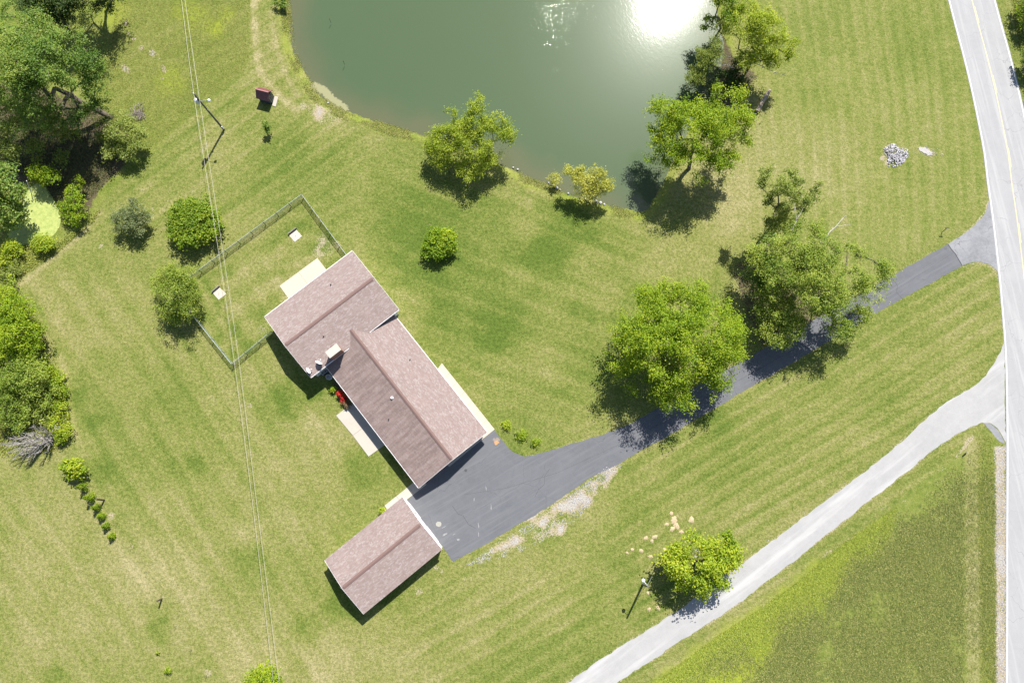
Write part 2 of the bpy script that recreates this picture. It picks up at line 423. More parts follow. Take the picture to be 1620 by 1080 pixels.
m_ne = sstep(1150, 1240, gu)*(1-sstep(0, 40, gv-(1100-0.5*gu)))*(gu < redge)
m_se = sstep(0, 20, gv-(1260-0.565*gu))*sstep(900, 1060, gu)
m_w = (1-sstep(480, 620, gu+0.0*gv))*sstep(370, 470, gv)
m_nw = (1-sstep(330, 400, gv))*(1-sstep(520, 620, gu))
m_c = sstep(560, 680, gu)*(1-sstep(960, 1080, gu))*sstep(190, 260, gv)*(1-sstep(600, 720, gv))
m_s = sstep(560, 700, gu)*sstep(880, 940, gv)*(1-m_se)
dry += st(m_ne, 1, 0.06, 22, 0.13, 71, -0.75*redge)+st(m_se, 0.60, 1, 24, 0.14, 73)+st(m_w, 1.55, -1, 40, 0.09, 75)
dry += st(m_nw, 0.70, 1, 23, 0.11, 77)+st(m_c, -0.38, 1, 34, 0.09, 79)+st(m_s, 0.58, 1, 27, 0.11, 81)
# broad colour of the lawns
dry += 0.16*fin([(960, 250), (1200, 160), (1300, 260), (1190, 420), (1020, 470), (900, 430)], 50)
dry += 0.15*fin([(0, 790), (160, 870), (420, 1000), (600, 960), (760, 1000), (700, 1090), (0, 1090)], 70)
dry -= 0.16*fin([(600, 300), (900, 300), (870, 480), (730, 600), (640, 470)], 50)
dry -= 0.10*m_c
dry -= 0.18*fin([(1210, 30), (1330, 10), (1360, 200), (1230, 180)], 30)
dry -= 0.12*fin([(60, 640), (150, 560), (190, 700), (230, 830), (180, 830)], 30)
dry += 0.07*m_w+0.05*m_ne
for p in [(790, 515, 34), (775, 540, 20), (880, 390, 30), (850, 400, 26), (560, 945, 40), (485, 1000, 22), (435, 640, 26), (470, 620, 30), (570, 740, 30), (610, 930, 26), (590, 875, 14),
          (88, 558, 9), (120, 625, 18), (150, 665, 14), (160, 740, 18), (250, 965, 18), (250, 1000, 20), (390, 880, 24), (1130, 655, 22), (1060, 690, 14), (900, 330, 22), (930, 370, 20), (310, 735, 14), (85, 1072, 16), (700, 405, 18), (540, 620, 40), (640, 720, 24)]:
    dry -= 0.27*blob(*p)
for p in [(600, 500, 20), (655, 480, 26), (520, 180, 36), (1150, 330, 40), (1180, 460, 26), (640, 530, 16), (820, 440, 24), (950, 470, 30), (340, 230, 26), (1295, 295, 26), (1130, 260, 22), (940, 800, 30), (860, 300, 20),
          (400, 1030, 60), (520, 1040, 50), (240, 900, 40), (390, 850, 20), (830, 350, 26), (465, 470, 20)]:
    dry += 0.18*blob(*p)
dry += 0.45*fa([(402, -10), (404, 60), (410, 110), (440, 150), (470, 175)], 2, 9)*(0.4+sml)          # wheel track by the pond
dry += 0.3*fa([(428, 20), (436, 70), (452, 120), (470, 150)], 1, 6)*(0.3+sml)
dry += 0.35*fa([(20, 460), (45, 440), (120, 380), (160, 335)], 1, 6)
dry += 0.3*fa([(95, 560), (108, 600), (112, 650), (122, 690)], 1, 6)
# yard inside the fence: striped, tramped
yard = fin([(480, 314), (556, 404), (432, 526), (370, 577), (280, 461)], 3)
dry += yard*(0.10*np.sin((gv+0.62*gu)*0.85/6.5+3*sml)+0.32*(sml-0.5)-0.12)
soil = np.zeros(gx.shape)
for p in [(505, 378, 14), (520, 392, 16), (535, 385, 8), (515, 345, 7), (440, 455, 8), (415, 520, 12), (500, 400, 10), (487, 318, 5)]:
    soil += yard*0.42*blob(*p)
for p in [(495, 172, 16), (515, 182, 18), (535, 178, 12), (478, 168, 8)]: soil += 0.40*blob(*p)
soil += 0.95*fin([(742, 893), (738, 886), (790, 858), (850, 820), (900, 786), (925, 768), (958, 742), (985, 735), (950, 775), (915, 815), (880, 850), (820, 868), (780, 880)], 12)*(-0.05+1.75*sml)
for p in [(1476, 243, 7), (1490, 245, 5), (1403, 260, 5), (1395, 250, 4), (1406, 240, 16)]: soil += 0.5*blob(*p)
for p in [(200, 37, 4), (204, 55, 4), (212, 62, 5), (224, 76, 6), (238, 82, 6), (243, 86, 5), (252, 94, 4), (257, 105, 5), (260, 112, 5), (195, 106, 6), (202, 112, 5), (257, 125, 4)]:
    soil += 0.7*blob(*p)
for p in [(327, 219, 4), (241, 331, 4), (242, 345, 4), (259, 330, 3), (305, 303, 4), (225, 300, 5), (267, 317, 3), (160, 390, 6), (395, 642, 5), (175, 815, 8), (208, 864, 5), (258, 945, 5), (730, 725, 0.1), (662, 915, 5), (690, 897, 5), (663, 935, 7), (700, 903, 4), (735, 915, 5), (330, 1065, 8)]:
    soil += 0.55*blob(*p)
edge_soil = fa(DRIVE[2:15], 0, 4)*0.5+fa(DRIVE[18:37], 0, 4)*0.42+fa(LANE_U[4:], 0, 7)*0.55+fa(LANE_D[4:], 0, 7)*0.6
edge_soil += fa([(1564, 318), (1560, 334), (1541, 357), (1525, 370)], 0, 6)*0.7+fa([(1545, 300), (1553, 285)], 0, 12)*0.4
edge_soil += fa([(1522, 422), (1547, 415), (1565, 419), (1576, 428), (1585, 480), (1589, 540)], 0, 9)*0.55
soil += edge_soil*(0.55+0.6*sml)
soil += 0.85*fin([(1573, 705), (1592, 705), (1592, 1300), (1574, 1300)], 2.5)*(0.5+0.75*sml)
soil += 0.55*fa([(1527, 700), (1540, 690), (1515, 720), (1495, 740), (1480, 748)], 1, 7)*(0.2+1.2*sml)
soil += 0.6*fa([(1475, 745), (1440, 790), (1400, 800), (1350, 850), (1300, 880)], 0, 5)*(sml > 0.58)
soil += 0.6*fa([(1599, 20), (1612, 70), (1622, 120)], 1, 7)*(0.3+0.8*sml)
soil = soil-0.0
# rough unmown ground
field = fin([(1552, 700), (1575, 690), (1574, 1250), (900, 1250), (960, 1150), (1040, 1085), (1130, 1025), (1260, 925), (1340, 865), (1430, 790), (1520, 715)], 10)
strip = fin([(1526, 690), (1552, 690), (1552, 1250), (1528, 1250)], 5)
rough = 0.85*field*(1-0.75*strip)
meadow = fin([(395, -200), (398, 102), (355, 138), (310, 176), (240, 240), (180, 300), (120, 370), (-200, 600), (-200, -200)], 4)
rough += 0.36*meadow*(0.3+0.8*mid)
rough += 0.5*fa([(1530, -20), (1545, 120), (1556, 240)], 4, 26)*(0.2+0.9*sml)*(gu < redge)*0.8
rough += 0.35*(sstep(-1.7, -0.9, pd))*(0.3+mid)
rough += 0.6*fin([(1598, -100), (1640, -100), (1700, 200), (1622, 130)], 4)
rough += 0.30*m_ne*(0.3+0.9*mid)
rough = np.clip(rough, 0, 1)
dry += strip*0.30-0.10*meadow+0.25*meadow*(mid-0.5)
lush = 0.95*fin([(1000, 1130), (1060, 1062), (1130, 1010), (1200, 965), (1250, 930), (1300, 890), (1345, 858), (1360, 876), (1310, 930), (1260, 985), (1200, 1060), (1150, 1140)], 16)*(0.75+0.5*mid)
for p in [(335, 42, 14), (345, 52, 10), (355, 25, 14), (300, 20, 25), (180, 20, 20), (270, 130, 22)]: lush += 0.55*blob(*p)
lush += 0.10*meadow+0.7*sstep(-2.2, -1.0, pd)*(1-sstep(-0.6, 0, pd))*mid
lush += 0.5*fin([(60, 560), (85, 590), (105, 640), (112, 690), (70, 690), (40, 640)], 8)
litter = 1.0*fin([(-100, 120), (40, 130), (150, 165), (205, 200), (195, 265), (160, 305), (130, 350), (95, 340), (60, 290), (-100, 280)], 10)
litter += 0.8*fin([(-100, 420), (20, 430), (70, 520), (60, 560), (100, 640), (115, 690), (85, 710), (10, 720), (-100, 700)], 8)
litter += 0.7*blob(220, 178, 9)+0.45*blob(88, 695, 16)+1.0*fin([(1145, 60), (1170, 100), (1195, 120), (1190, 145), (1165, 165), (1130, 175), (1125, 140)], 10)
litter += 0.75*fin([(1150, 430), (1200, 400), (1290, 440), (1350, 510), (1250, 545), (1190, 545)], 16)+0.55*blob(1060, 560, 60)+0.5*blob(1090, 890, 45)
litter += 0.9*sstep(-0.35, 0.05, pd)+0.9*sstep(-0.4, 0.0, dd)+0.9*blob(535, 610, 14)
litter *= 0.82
V = np.stack([gx, gy, gz], 1); nx, ny = len(xs), len(ys)
ii, jj = np.meshgrid(np.arange(nx-1), np.arange(ny-1)); q0 = (jj*nx+ii).ravel()
me = grid_mesh('ground', V, np.stack([q0, q0+1, q0+1+nx, q0+nx], 1))
ca = me.color_attributes.new('cover', 'FLOAT_COLOR', 'POINT')
ca.data.foreach_set('color', np.stack([np.clip(dry, -0.3, 1.3), np.clip(soil, 0, 1.2), rough, np.clip(lush, 0, 1)], 1).astype(np.float32).ravel())
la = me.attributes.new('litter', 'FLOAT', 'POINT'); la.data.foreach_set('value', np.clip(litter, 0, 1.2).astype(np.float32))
ground = link('ground', me, mat_ground())
tag(ground, 'mown lawn with faint mowing stripes, dry straw patches and rough margins', 'ground', kind='structure')
def ground_z(x, y):
    i = np.clip(np.searchsorted(xs, x)-1, 0, nx-2); j = np.clip(np.searchsorted(ys, y)-1, 0, ny-2)
    Z = gz.reshape(ny, nx)
    fx = (x-xs[i])/(xs[i+1]-xs[i]); fy = (y-ys[j])/(ys[j+1]-ys[j])
    return (Z[j, i]*(1-fx)+Z[j, i+1]*fx)*(1-fy)+(Z[j+1, i]*(1-fx)+Z[j+1, i+1]*fx)*fy

# ------------------------------------------------------------------ pond and duckweed pool
def water(name, poly, z, mat, st, grow):
    lo = poly.min(0)-1.5; hi = poly.max(0)+1.5
    ax = np.arange(lo[0], hi[0], st); ay = np.arange(lo[1], hi[1], st); X2, Y2 = np.meshgrid(ax, ay); x = X2.ravel(); y = Y2.ravel()
    d = sdist(x, y, [tuple(p) for p in poly]); n = len(ax)
    a, b = np.meshgrid(np.arange(n-1), np.arange(len(ay)-1)); q = (b*n+a).ravel(); Q = np.stack([q, q+1, q+1+n, q+n], 1)
    Q = Q[(d[Q] > -grow).all(1)]
    me = grid_mesh(name, np.stack([x, y, np.full(x.shape, z)], 1), Q)
    return me, x, y, d
me, wx, wy, wd = water('pond_water', PONDW, WATER_Z, None, 0.5, 0.75)
wu, wv = PX(np.stack([wx, wy], 1), WATER_Z)
at = me.attributes.new('shallow', 'FLOAT', 'POINT')
sh = (1-sstep(0.0, 5.5, wd+(fbm(wx, wy, 3, 91, 3)-0.5)*3))*(0.45+0.55*sstep(1000, 960, wu))
at.data.foreach_set('value', sh.astype(np.float32))
at = me.attributes.new('algae', 'FLOAT', 'POINT')
alg = (1-sstep(3, 13, seg_dist(wu, wv, [(497, 137), (512, 143), (527, 160), (545, 172)])))+0.5*(1-sstep(1, 4, seg_dist(wu, wv, [(462, 62), (475, 95), (490, 125)])))
at.data.foreach_set('value', (alg*0.9).astype(np.float32))
at = me.attributes.new('riffle', 'FLOAT', 'POINT')                    # cat's paws: short steep ripples in a few patches
rif = np.exp(-((wu-860)/95)**2-((wv-20)/75)**2)+0.55*np.exp(-((wu-780)/50)**2-((wv-30)/45)**2)+0.9*np.exp(-((wu-1068)/16)**2-((wv-138)/12)**2)+0.5*np.exp(-((wu-742)/30)**2-((wv-138)/16)**2)
rif = np.clip(rif*1.1-0.55*fbm(wx, wy, 6, 95, 3)+0.12, 0, 1)
at.data.foreach_set('value', rif.astype(np.float32))
pond = link('pond_water', me, mat_water()); tag(pond, 'murky green pond water with the sun glinting at its top right', 'pond', kind='structure')
me, wx, wy, wd = water('duckweed_pool', DUCKW, -0.2, None, 0.4, 0.6)
m, N_, L_, b_ = M_('duckweed'); co_ = wcoord(N_, L_)
dr = ramp(N_, [(0.3, (0.17, 0.22, 0.05)), (0.55, (0.27, 0.31, 0.085)), (0.8, (0.31, 0.34, 0.10))]); L_.new(noise(N_, L_, co_, 2.2, 5, 0.65), dr.inputs[0]); L_.new(dr.outputs[0], b_.inputs['Base Color']); b_.inputs['Roughness'].default_value = 0.7
tag(link('duckweed_pool', me, m), 'small pool covered with pale lime duckweed at the left edge', 'pool', kind='structure')

# ------------------------------------------------------------------ roads
def sheet(name, poly_px, z, mat, parent=None, rag=0.0, seed=1, thick=0.0, step=0.6):
    """a flat sheet over an outline; edges broken up a little"""
    P = [Vector(p) for p in Gn(poly_px)]; out = []; rnd = random.Random(seed); n = len(P)
    for i in range(n):
        a, b = P[i], P[(i+1) % n]; L = (b-a).length; k = max(1, int(L/step)) if rag else 1
        nn = Vector((-(b-a).y, (b-a).x))/max(L, 1e-6)
        for t in range(k):
            out.append(a+(b-a)*(t/k)+nn*(rnd.uniform(-rag, rag) if (rag and t) else 0))
    bm = MB()
    if thick: bm.prism([(p.x, p.y) for p in out], z-thick, z)
    else:
        ar = sum(out[i].x*out[(i+1) % len(out)].y-out[(i+1) % len(out)].x*out[i].y for i in range(len(out)))
        if ar < 0: out = out[::-1]
        bm.add([(p.x, p.y, z) for p in out], [tuple(range(len(out)))])
    return bm.build(name, mat, parent)
m_road = mat_pave('worn pale asphalt', (0.225, 0.225, 0.232), (0.272, 0.272, 0.275), ((0.19, 0.19, 0.20), 0.007), 0.2, streak=((0.295, 0.295, 0.296), (1.2, 0.05, 1), 0.12), patch=0.5)
m_drive = mat_pave('sealed black asphalt', (0.080, 0.083, 0.093), (0.115, 0.118, 0.128), ((0.07, 0.072, 0.08), 0.004), 0.13, streak=((0.114, 0.117, 0.126), (0.10, 2.2, 1), 0.52), patch=0.55)
m_apron = mat_pave('old cracked asphalt', (0.10, 0.105, 0.115), (0.215, 0.218, 0.228), ((0.08, 0.08, 0.09), 0.012), 0.5, patch=0.7, bsc=2.2)
m_lane = mat_pave('white limestone gravel', (0.225, 0.223, 0.223), (0.30, 0.296, 0.294), None, patch=0.55, bsc=6, streak=((0.35, 0.346, 0.342), (0.045, 0.55, 1), 0.62))
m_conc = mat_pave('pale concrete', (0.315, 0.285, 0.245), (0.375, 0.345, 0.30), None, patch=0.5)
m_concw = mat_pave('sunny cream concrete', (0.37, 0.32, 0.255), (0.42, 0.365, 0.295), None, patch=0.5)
lane = sheet('gravel_lane', LANE, 0.004, m_lane, rag=0.11, seed=4)
tag(lane, 'white gravel lane running diagonally to the road', 'lane', kind='structure')
RL = [Vector(p) for p in Gn(ROADL)]
def offs(pts, d):
    o = []
    for i, p in enumerate(pts):
        t = (pts[min(i+1, len(pts)-1)]-pts[max(i-1, 0)]).normalized(); o.append(p+Vector((-t.y, t.x))*d)
    return o
RW = 7.75
def ribbon(pts, a, b, z):
    A = offs(pts, a); B = offs(pts, b); bm = MB(); n = len(pts)
    bm.add([(p.x, p.y, z) for p in A]+[(p.x, p.y, z) for p in B], [(i, i+1, n+i+1, n+i) for i in range(n-1)])
    return bm
road = ribbon(RL, 0.0, RW, 0.010).build('road', m_road); tag(road, 'pale asphalt country road along the right edge', 'road', kind='structure')
m_line = mat_plain('white road paint', (0.58, 0.58, 0.575), 0.6, var=0.12); m_yel = mat_plain('yellow road paint', (0.50, 0.40, 0.21), 0.6, var=0.12)
ribbon(RL, 0.16, 0.29, 0.014).build('edge_line', m_line, road); ribbon(RL, RW-0.3, RW-0.16, 0.014).build('edge_line', m_line, road)
ribbon(RL, RW/2-0.06, RW/2+0.06, 0.014).build('centre_line', m_yel, road)
dense = [RL[i].lerp(RL[i+1], t/20) for i in range(len(RL)-1) for t in range(20)]
acc = [0.0]
for i in range(1, len(dense)): acc.append(acc[-1]+(dense[i]-dense[i-1]).length)
s0 = acc[min(range(len(dense)), key=lambda i: (dense[i]-Vector(G(1576-42, 122)[:2])).length)]
k0 = s0-12.2*4
while k0 < acc[-1]:
    seg = [p for p, a in zip(dense, acc) if k0 <= a <= k0+3.1]
    if len(seg) > 2 and acc[0] <= k0: ribbon(seg, RW/2+0.09, RW/2+0.21, 0.014).build('centre_dash', m_yel, road)
    k0 += 12.2
drive = sheet('driveway', DRIVE, 0.006, m_drive, rag=0.09, seed=7); tag(drive, 'dark sealed asphalt driveway from the road to the garage', 'driveway', kind='structure')
apron = sheet('driveway_apron', APRON, 0.008, m_apron, rag=0.05, seed=8); tag(apron, 'cracked grey asphalt apron where the driveway meets the road', 'driveway', kind='structure')
# a settled joint along the old and the new asphalt, stains on the drive
m_tar = mat_plain('tar', (0.03, 0.03, 0.035), 0.7)
sheet('joint_crack', [(1499.6, 384.8), (1505.5, 393.8), (1512.5, 401.8), (1522.4, 419.3), (1521.4, 420.6), (1511.5, 402.6), (1504.4, 394.6), (1498.9, 386)], 0.012, m_tar, apron, 0.05, 3)
def disc(name, px, py, rx, ry, z, mat, parent, n=22, seed=1, jag=0.18, rot=0.0):
    c = G(px, py); rnd = random.Random(seed); o = []
    for k in range(n):
        t = 2*PI*k/n; r = 1+rnd.uniform(-jag, jag); x = rx*r*math.cos(t); y = ry*r*math.sin(t)
        o.append((c.x+x*math.cos(rot)-y*math.sin(rot), c.y+x*math.sin(rot)+y*math.cos(rot), z))
    return MB().add(o, [tuple(range(n))]).build(name, mat, parent)
disc('rust_stain', 785.5, 700, 0.32, 0.26, 0.011, mat_plain('rust', (0.42, 0.2, 0.085), 0.9), drive, seed=2, jag=0.35)
disc('rust_halo', 785, 697, 0.45, 0.4, 0.0095, mat_plain('rust dust', (0.2, 0.16, 0.13), 0.9), drive, seed=5, jag=0.4)
disc('patch', 694, 828.5, 0.40, 0.36, 0.011, mat_plain('old cement patch', (0.24, 0.235, 0.21), 0.9), drive, seed=3, jag=0.07)
MB().lathe((*G(736.8, 743.5)[:2], 0.004), [(0.20, 0), (0.20, 0.012), (0.15, 0.02), (0.0, 0.02)], 16).build('drain_cover', mat_plain('iron', (0.04, 0.042, 0.045), 0.6), drive)
m_chalk = mat_plain('pale scuff', (0.2, 0.2, 0.2), 0.9)
for i, (a, b, c_, d_, r) in enumerate([(757, 831, 0.35, 0.06, 1.7), (769, 772, 0.30, 0.05, 1.75), (777, 802, 0.35, 0.07, 1.6), (750, 790, 0.3, 0.05, 1.5), (703, 833, 0.35, 0.05, 0.5), (704, 845, 0.35, 0.1, 0.4), (757, 845, 0.3, 0.05, 1.6), (718, 845, 0.25, 0.05, 0.5), (725, 853, 0.2, 0.15, 0)]):
    disc('scuff', a, b, c_, d_, 0.0096, m_chalk, drive, 14, i, 0.4, r)
# long seams and tyre-darkened bands along the drive
m_band = mat_pave('tyre worn asphalt', (0.078, 0.080, 0.090), (0.115, 0.117, 0.127), None)
def strip_px(name, pts, w, z, mat, seed):
    P = [Vector(p) for p in Gn(pts)]; P = [P[i].lerp(P[i+1], t/6) for i in range(len(P)-1) for t in range(6)]+[P[-1]]
    rnd = random.Random(seed); A = offs(P, w/2); B = offs(P, -w/2); m = MB(); n = len(P)
    A = [a+Vector((rnd.uniform(-.3, .3), rnd.uniform(-.3, .3)))*w*0.5 for a in A]
    m.add([(p.x, p.y, z) for p in A]+[(p.x, p.y, z) for p in B], [(i, i+1, n+i+1, n+i) for i in range(n-1)])
    return m.build(name, mat, drive)
strip_px('seam', [(735, 782), (800, 772), (880, 748), (960, 712), (1030, 678), (1150, 612), (1300, 528), (1440, 444), (1508, 400)], 0.022, 0.0105, m_tar, 1)
strip_px('crack', [(716, 800), (724, 812), (733, 816), (741, 829), (752, 835)], 0.035, 0.0105, m_tar, 2)
strip_px('crack', [(846, 786), (852, 774), (861, 766), (862, 752), (870, 741)], 0.03, 0.0105, m_tar, 3)
strip_px('crack', [(1412, 440), (1420, 452), (1418, 462), (1427, 472)], 0.04, 0.0105, m_tar, 4)
disc('oil_stain', 797, 715, 0.28, 0.2, 0.0098, m_band, drive, 16, 31, 0.4); disc('oil_stain', 803, 723, 0.2, 0.16, 0.0098, m_band, drive, 16, 32, 0.4); disc('oil_stain', 745, 760, 0.6, 0.45, 0.0092, m_band, drive, 18, 33, 0.35)
# soft shoulder patch where the lane meets the road
sheet('asphalt_shoulder', [(1556, 668.5), (1567, 670), (1577, 678), (1586, 692), (1590, 703), (1580, 697), (1568, 682)], 0.008, m_apron, lane, 0.1, 5)

# ------------------------------------------------------------------ concrete: patios and walks, slab by slab
def slabs(name, label, quads, mat, z=0.06, joint=0.02):
    root = empty(name, G(*quads[0][0])); tag(root, label, 'paving', kind='structure')
    inv = Matrix.Translation(-root.location)
    for q in quads:
        P = [Vector(p) for p in Gn(q, z)]; c = sum(P, Vector((0, 0)))/len(P)
        P = [p+(c-p).normalized()*joint for p in P]
        o = MB().prism([(p.x, p.y) for p in P], -0.06, z).build('slab', mat, root); o.matrix_parent_inverse = inv
    return root
def split(q, n):                                            # quad a b c d cut n times along a->b
    a, b, c, d = [Vector(p) for p in q]
    return [[a.lerp(b, i/n), a.lerp(b, (i+1)/n), d.lerp(c, (i+1)/n), d.lerp(c, i/n)] for i in range(n)]
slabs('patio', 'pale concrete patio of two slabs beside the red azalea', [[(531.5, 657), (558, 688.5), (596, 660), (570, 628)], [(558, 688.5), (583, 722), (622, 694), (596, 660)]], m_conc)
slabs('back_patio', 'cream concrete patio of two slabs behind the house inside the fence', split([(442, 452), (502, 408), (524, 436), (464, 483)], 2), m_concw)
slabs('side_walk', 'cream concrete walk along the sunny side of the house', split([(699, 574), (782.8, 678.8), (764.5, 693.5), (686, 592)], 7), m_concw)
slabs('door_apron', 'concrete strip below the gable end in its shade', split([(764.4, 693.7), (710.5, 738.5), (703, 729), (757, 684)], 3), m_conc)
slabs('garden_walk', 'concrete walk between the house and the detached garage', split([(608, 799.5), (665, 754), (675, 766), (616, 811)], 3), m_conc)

# ================================================================== buildings
TH = math.radians(-51.1)                                     # direction of the house's long ridge
E1 = Vector((math.cos(TH), math.sin(TH))); E2 = Vector((-math.sin(TH), math.cos(TH)))
def loc2(px, py, z, o): p = G(px, py, z).to_2d()-o; return p.dot(E1), p.dot(E2)
def rect(corners, z, o):
    """corners W N E S (pixels, at height z) -> a0,a1 (south-east), b0,b1 (north-east)"""
    q = [loc2(x, y, z, o) for x, y in corners]
    w, n, e, s = q
    return (w[0]+n[0])/2, (s[0]+e[0])/2, (w[1]+s[1])/2, (n[1]+e[1])/2
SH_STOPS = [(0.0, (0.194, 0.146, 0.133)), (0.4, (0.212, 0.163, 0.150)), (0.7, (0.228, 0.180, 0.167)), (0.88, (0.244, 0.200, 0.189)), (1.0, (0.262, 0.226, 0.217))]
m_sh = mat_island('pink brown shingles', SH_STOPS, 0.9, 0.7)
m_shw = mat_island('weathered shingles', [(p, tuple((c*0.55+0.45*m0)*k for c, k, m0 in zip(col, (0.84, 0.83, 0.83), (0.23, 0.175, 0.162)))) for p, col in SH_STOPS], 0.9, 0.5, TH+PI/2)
m_deck = mat_plain('roof deck', (0.14, 0.10, 0.09), 0.9)
m_ridge = mat_plain('ridge cap', (0.135, 0.085, 0.075), 0.85, sc=2)
m_white = mat_plain('white trim', (0.74, 0.74, 0.74), 0.5, var=0.05)
m_siding = mat_plain('white siding', (0.66, 0.66, 0.64), 0.6, var=0.06)
m_brick = mat_plain('red brick', (0.24, 0.12, 0.09), 0.85, sc=9)
m_glass = mat_plain('window glass', (0.02, 0.025, 0.03), 0.08, spec=0.8)
m_dark = mat_plain('dark metal', (0.03, 0.032, 0.035), 0.5)
m_galv = mat_plain('galvanised steel', (0.42, 0.44, 0.46), 0.45, 0.3, spec=0.5)
m_door = mat_plain('door paint', (0.62, 0.61, 0.58), 0.5, var=0.05)

def gable_roof(parent, axis, a0, a1, b0, b1, ze, zr, seed, start=None, mats=(m_sh, m_sh), cap_start=None, gutter=True):
    """ridge along a; start(t) gives the a0 of a course at share t of the way up (for a roof that dies into another)"""
    T = (lambda a, b, z: (a, b, z)) if axis == 'x' else (lambda a, b, z: (-b, a, z))
    bc = (b0+b1)/2; hw = (b1-b0)/2; Ls = math.hypot(hw, zr-ze); cs, sn = hw/Ls, (zr-ze)/Ls
    st = start or (lambda t: a0); rnd = random.Random(seed)
    m = MB(); th = 0.16
    for sg in (-1, 1):
        A = [(st(0), sg*hw, ze), (a1, sg*hw, ze), (a1, 0, zr), (st(1), 0, zr)]
        vs = [T(a, bc+b, z) for a, b, z in A]+[T(a, bc+b, z-th) for a, b, z in A]
        m.add(vs, [(0, 1, 2, 3), (7, 6, 5, 4), (0, 4, 5, 1), (1, 5, 6, 2), (2, 6, 7, 3), (3, 7, 4, 0)])
    roof = m.build('roof', m_deck, parent)
    ex = 0.145; nc = int(Ls/ex)
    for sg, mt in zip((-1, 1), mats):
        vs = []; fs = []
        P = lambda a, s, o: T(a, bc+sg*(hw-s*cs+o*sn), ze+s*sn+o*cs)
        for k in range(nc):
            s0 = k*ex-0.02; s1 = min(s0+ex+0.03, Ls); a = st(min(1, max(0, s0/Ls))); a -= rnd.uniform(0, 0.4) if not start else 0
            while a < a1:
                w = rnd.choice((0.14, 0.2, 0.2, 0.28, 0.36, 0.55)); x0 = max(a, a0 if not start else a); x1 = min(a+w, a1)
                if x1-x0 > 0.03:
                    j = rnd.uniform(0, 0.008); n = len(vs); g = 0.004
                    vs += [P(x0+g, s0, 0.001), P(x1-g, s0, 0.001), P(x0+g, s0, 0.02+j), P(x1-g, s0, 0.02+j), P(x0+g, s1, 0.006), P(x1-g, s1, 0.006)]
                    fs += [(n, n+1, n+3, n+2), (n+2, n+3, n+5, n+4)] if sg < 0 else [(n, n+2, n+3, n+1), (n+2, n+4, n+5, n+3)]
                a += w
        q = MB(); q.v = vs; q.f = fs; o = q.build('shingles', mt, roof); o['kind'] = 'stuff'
    c0 = cap_start if cap_start is not None else st(1)+0.25
    m = MB(); cw = 0.25; rise = 0.10
    for sg in (-1, 1):
        zz = lambda d: zr-d*sn/cs+rise
        A = [(c0, sg*cw, zz(cw)), (a1-0.25, sg*cw, zz(cw)), (a1-0.25, 0, zz(0)+0.01), (c0, 0, zz(0)+0.01)]
        vs = [T(a, bc+b, z) for a, b, z in A]+[T(a, bc+b, z-rise*0.9) for a, b, z in A]
        m.add(vs, [(0, 1, 2, 3), (7, 6, 5, 4), (0, 4, 5, 1), (1, 5, 6, 2), (3, 7, 4, 0)])
    m.build('ridge_cap', m_ridge, roof)
    if gutter:
        for sg in (-1, 1):
            m = MB(); y = bc+sg*(hw+0.055); xa, xb = st(0)+0.02, a1-0.02
            m.add([T(a, y+d, z) for a in (xa, xb) for d, z in ((-0.055, ze-0.13), (0.055, ze-0.13), (0.06, ze-0.02), (-0.055, ze-0.02), (0.045, ze-0.025), (-0.04, ze-0.06))],
                  [(0, 1, 7, 6), (1, 2, 8, 7), (2, 4, 10, 8), (4, 5, 11, 10), (5, 3, 9, 11), (3, 0, 6, 9), (0, 3, 5, 4, 2, 1), (6, 7, 8, 10, 11, 9)])
            m.build('gutter', m_white, roof)
    ends = [(a1, 1)] + ([] if start else [(a0, -1)])
    for a, s in ends:
        m = MB()
        for sg in (-1, 1):
            vs = [T(a+s*d, bc+b, z) for d in (0.003, 0.028) for b, z in ((sg*hw, ze-0.19), (sg*hw, ze+0.012), (0, zr+0.012), (0, zr-0.19))]
            m.add(vs, [(0, 1, 2, 3), (7, 6, 5, 4), (0, 4, 5, 1), (1, 5, 6, 2), (2, 6, 7, 3), (3, 7, 4, 0)])
        m.build('rake_board', m_white, roof)
    return roof
def gable_wall(parent, axis, a0, a1, b0, b1, ze, zr, ov, mat):
    T = (lambda a, b, z: (a, b, z)) if axis == 'x' else (lambda a, b, z: (-b, a, z))
    bc = (b0+b1)/2; hw = (b1-b0)/2; sl = (zr-ze)/hw
    A0, A1, B0, B1 = a0+ov, a1-ov, b0+ov, b1-ov; zt = ze+ov*sl-0.17
    vs = []
    for a in (A0, A1): vs += [T(a, B0, -0.1), T(a, B1, -0.1), T(a, B1, zt), T(a, bc, zr-0.17), T(a, B0, zt)]
    return MB().add(vs, [(0, 1, 2, 3, 4), (9, 8, 7, 6, 5), (0, 5, 6, 1), (1, 6, 7, 2), (2, 7, 8, 3), (3, 8, 9, 4), (4, 9, 5, 0)]).build('wall', mat, parent)
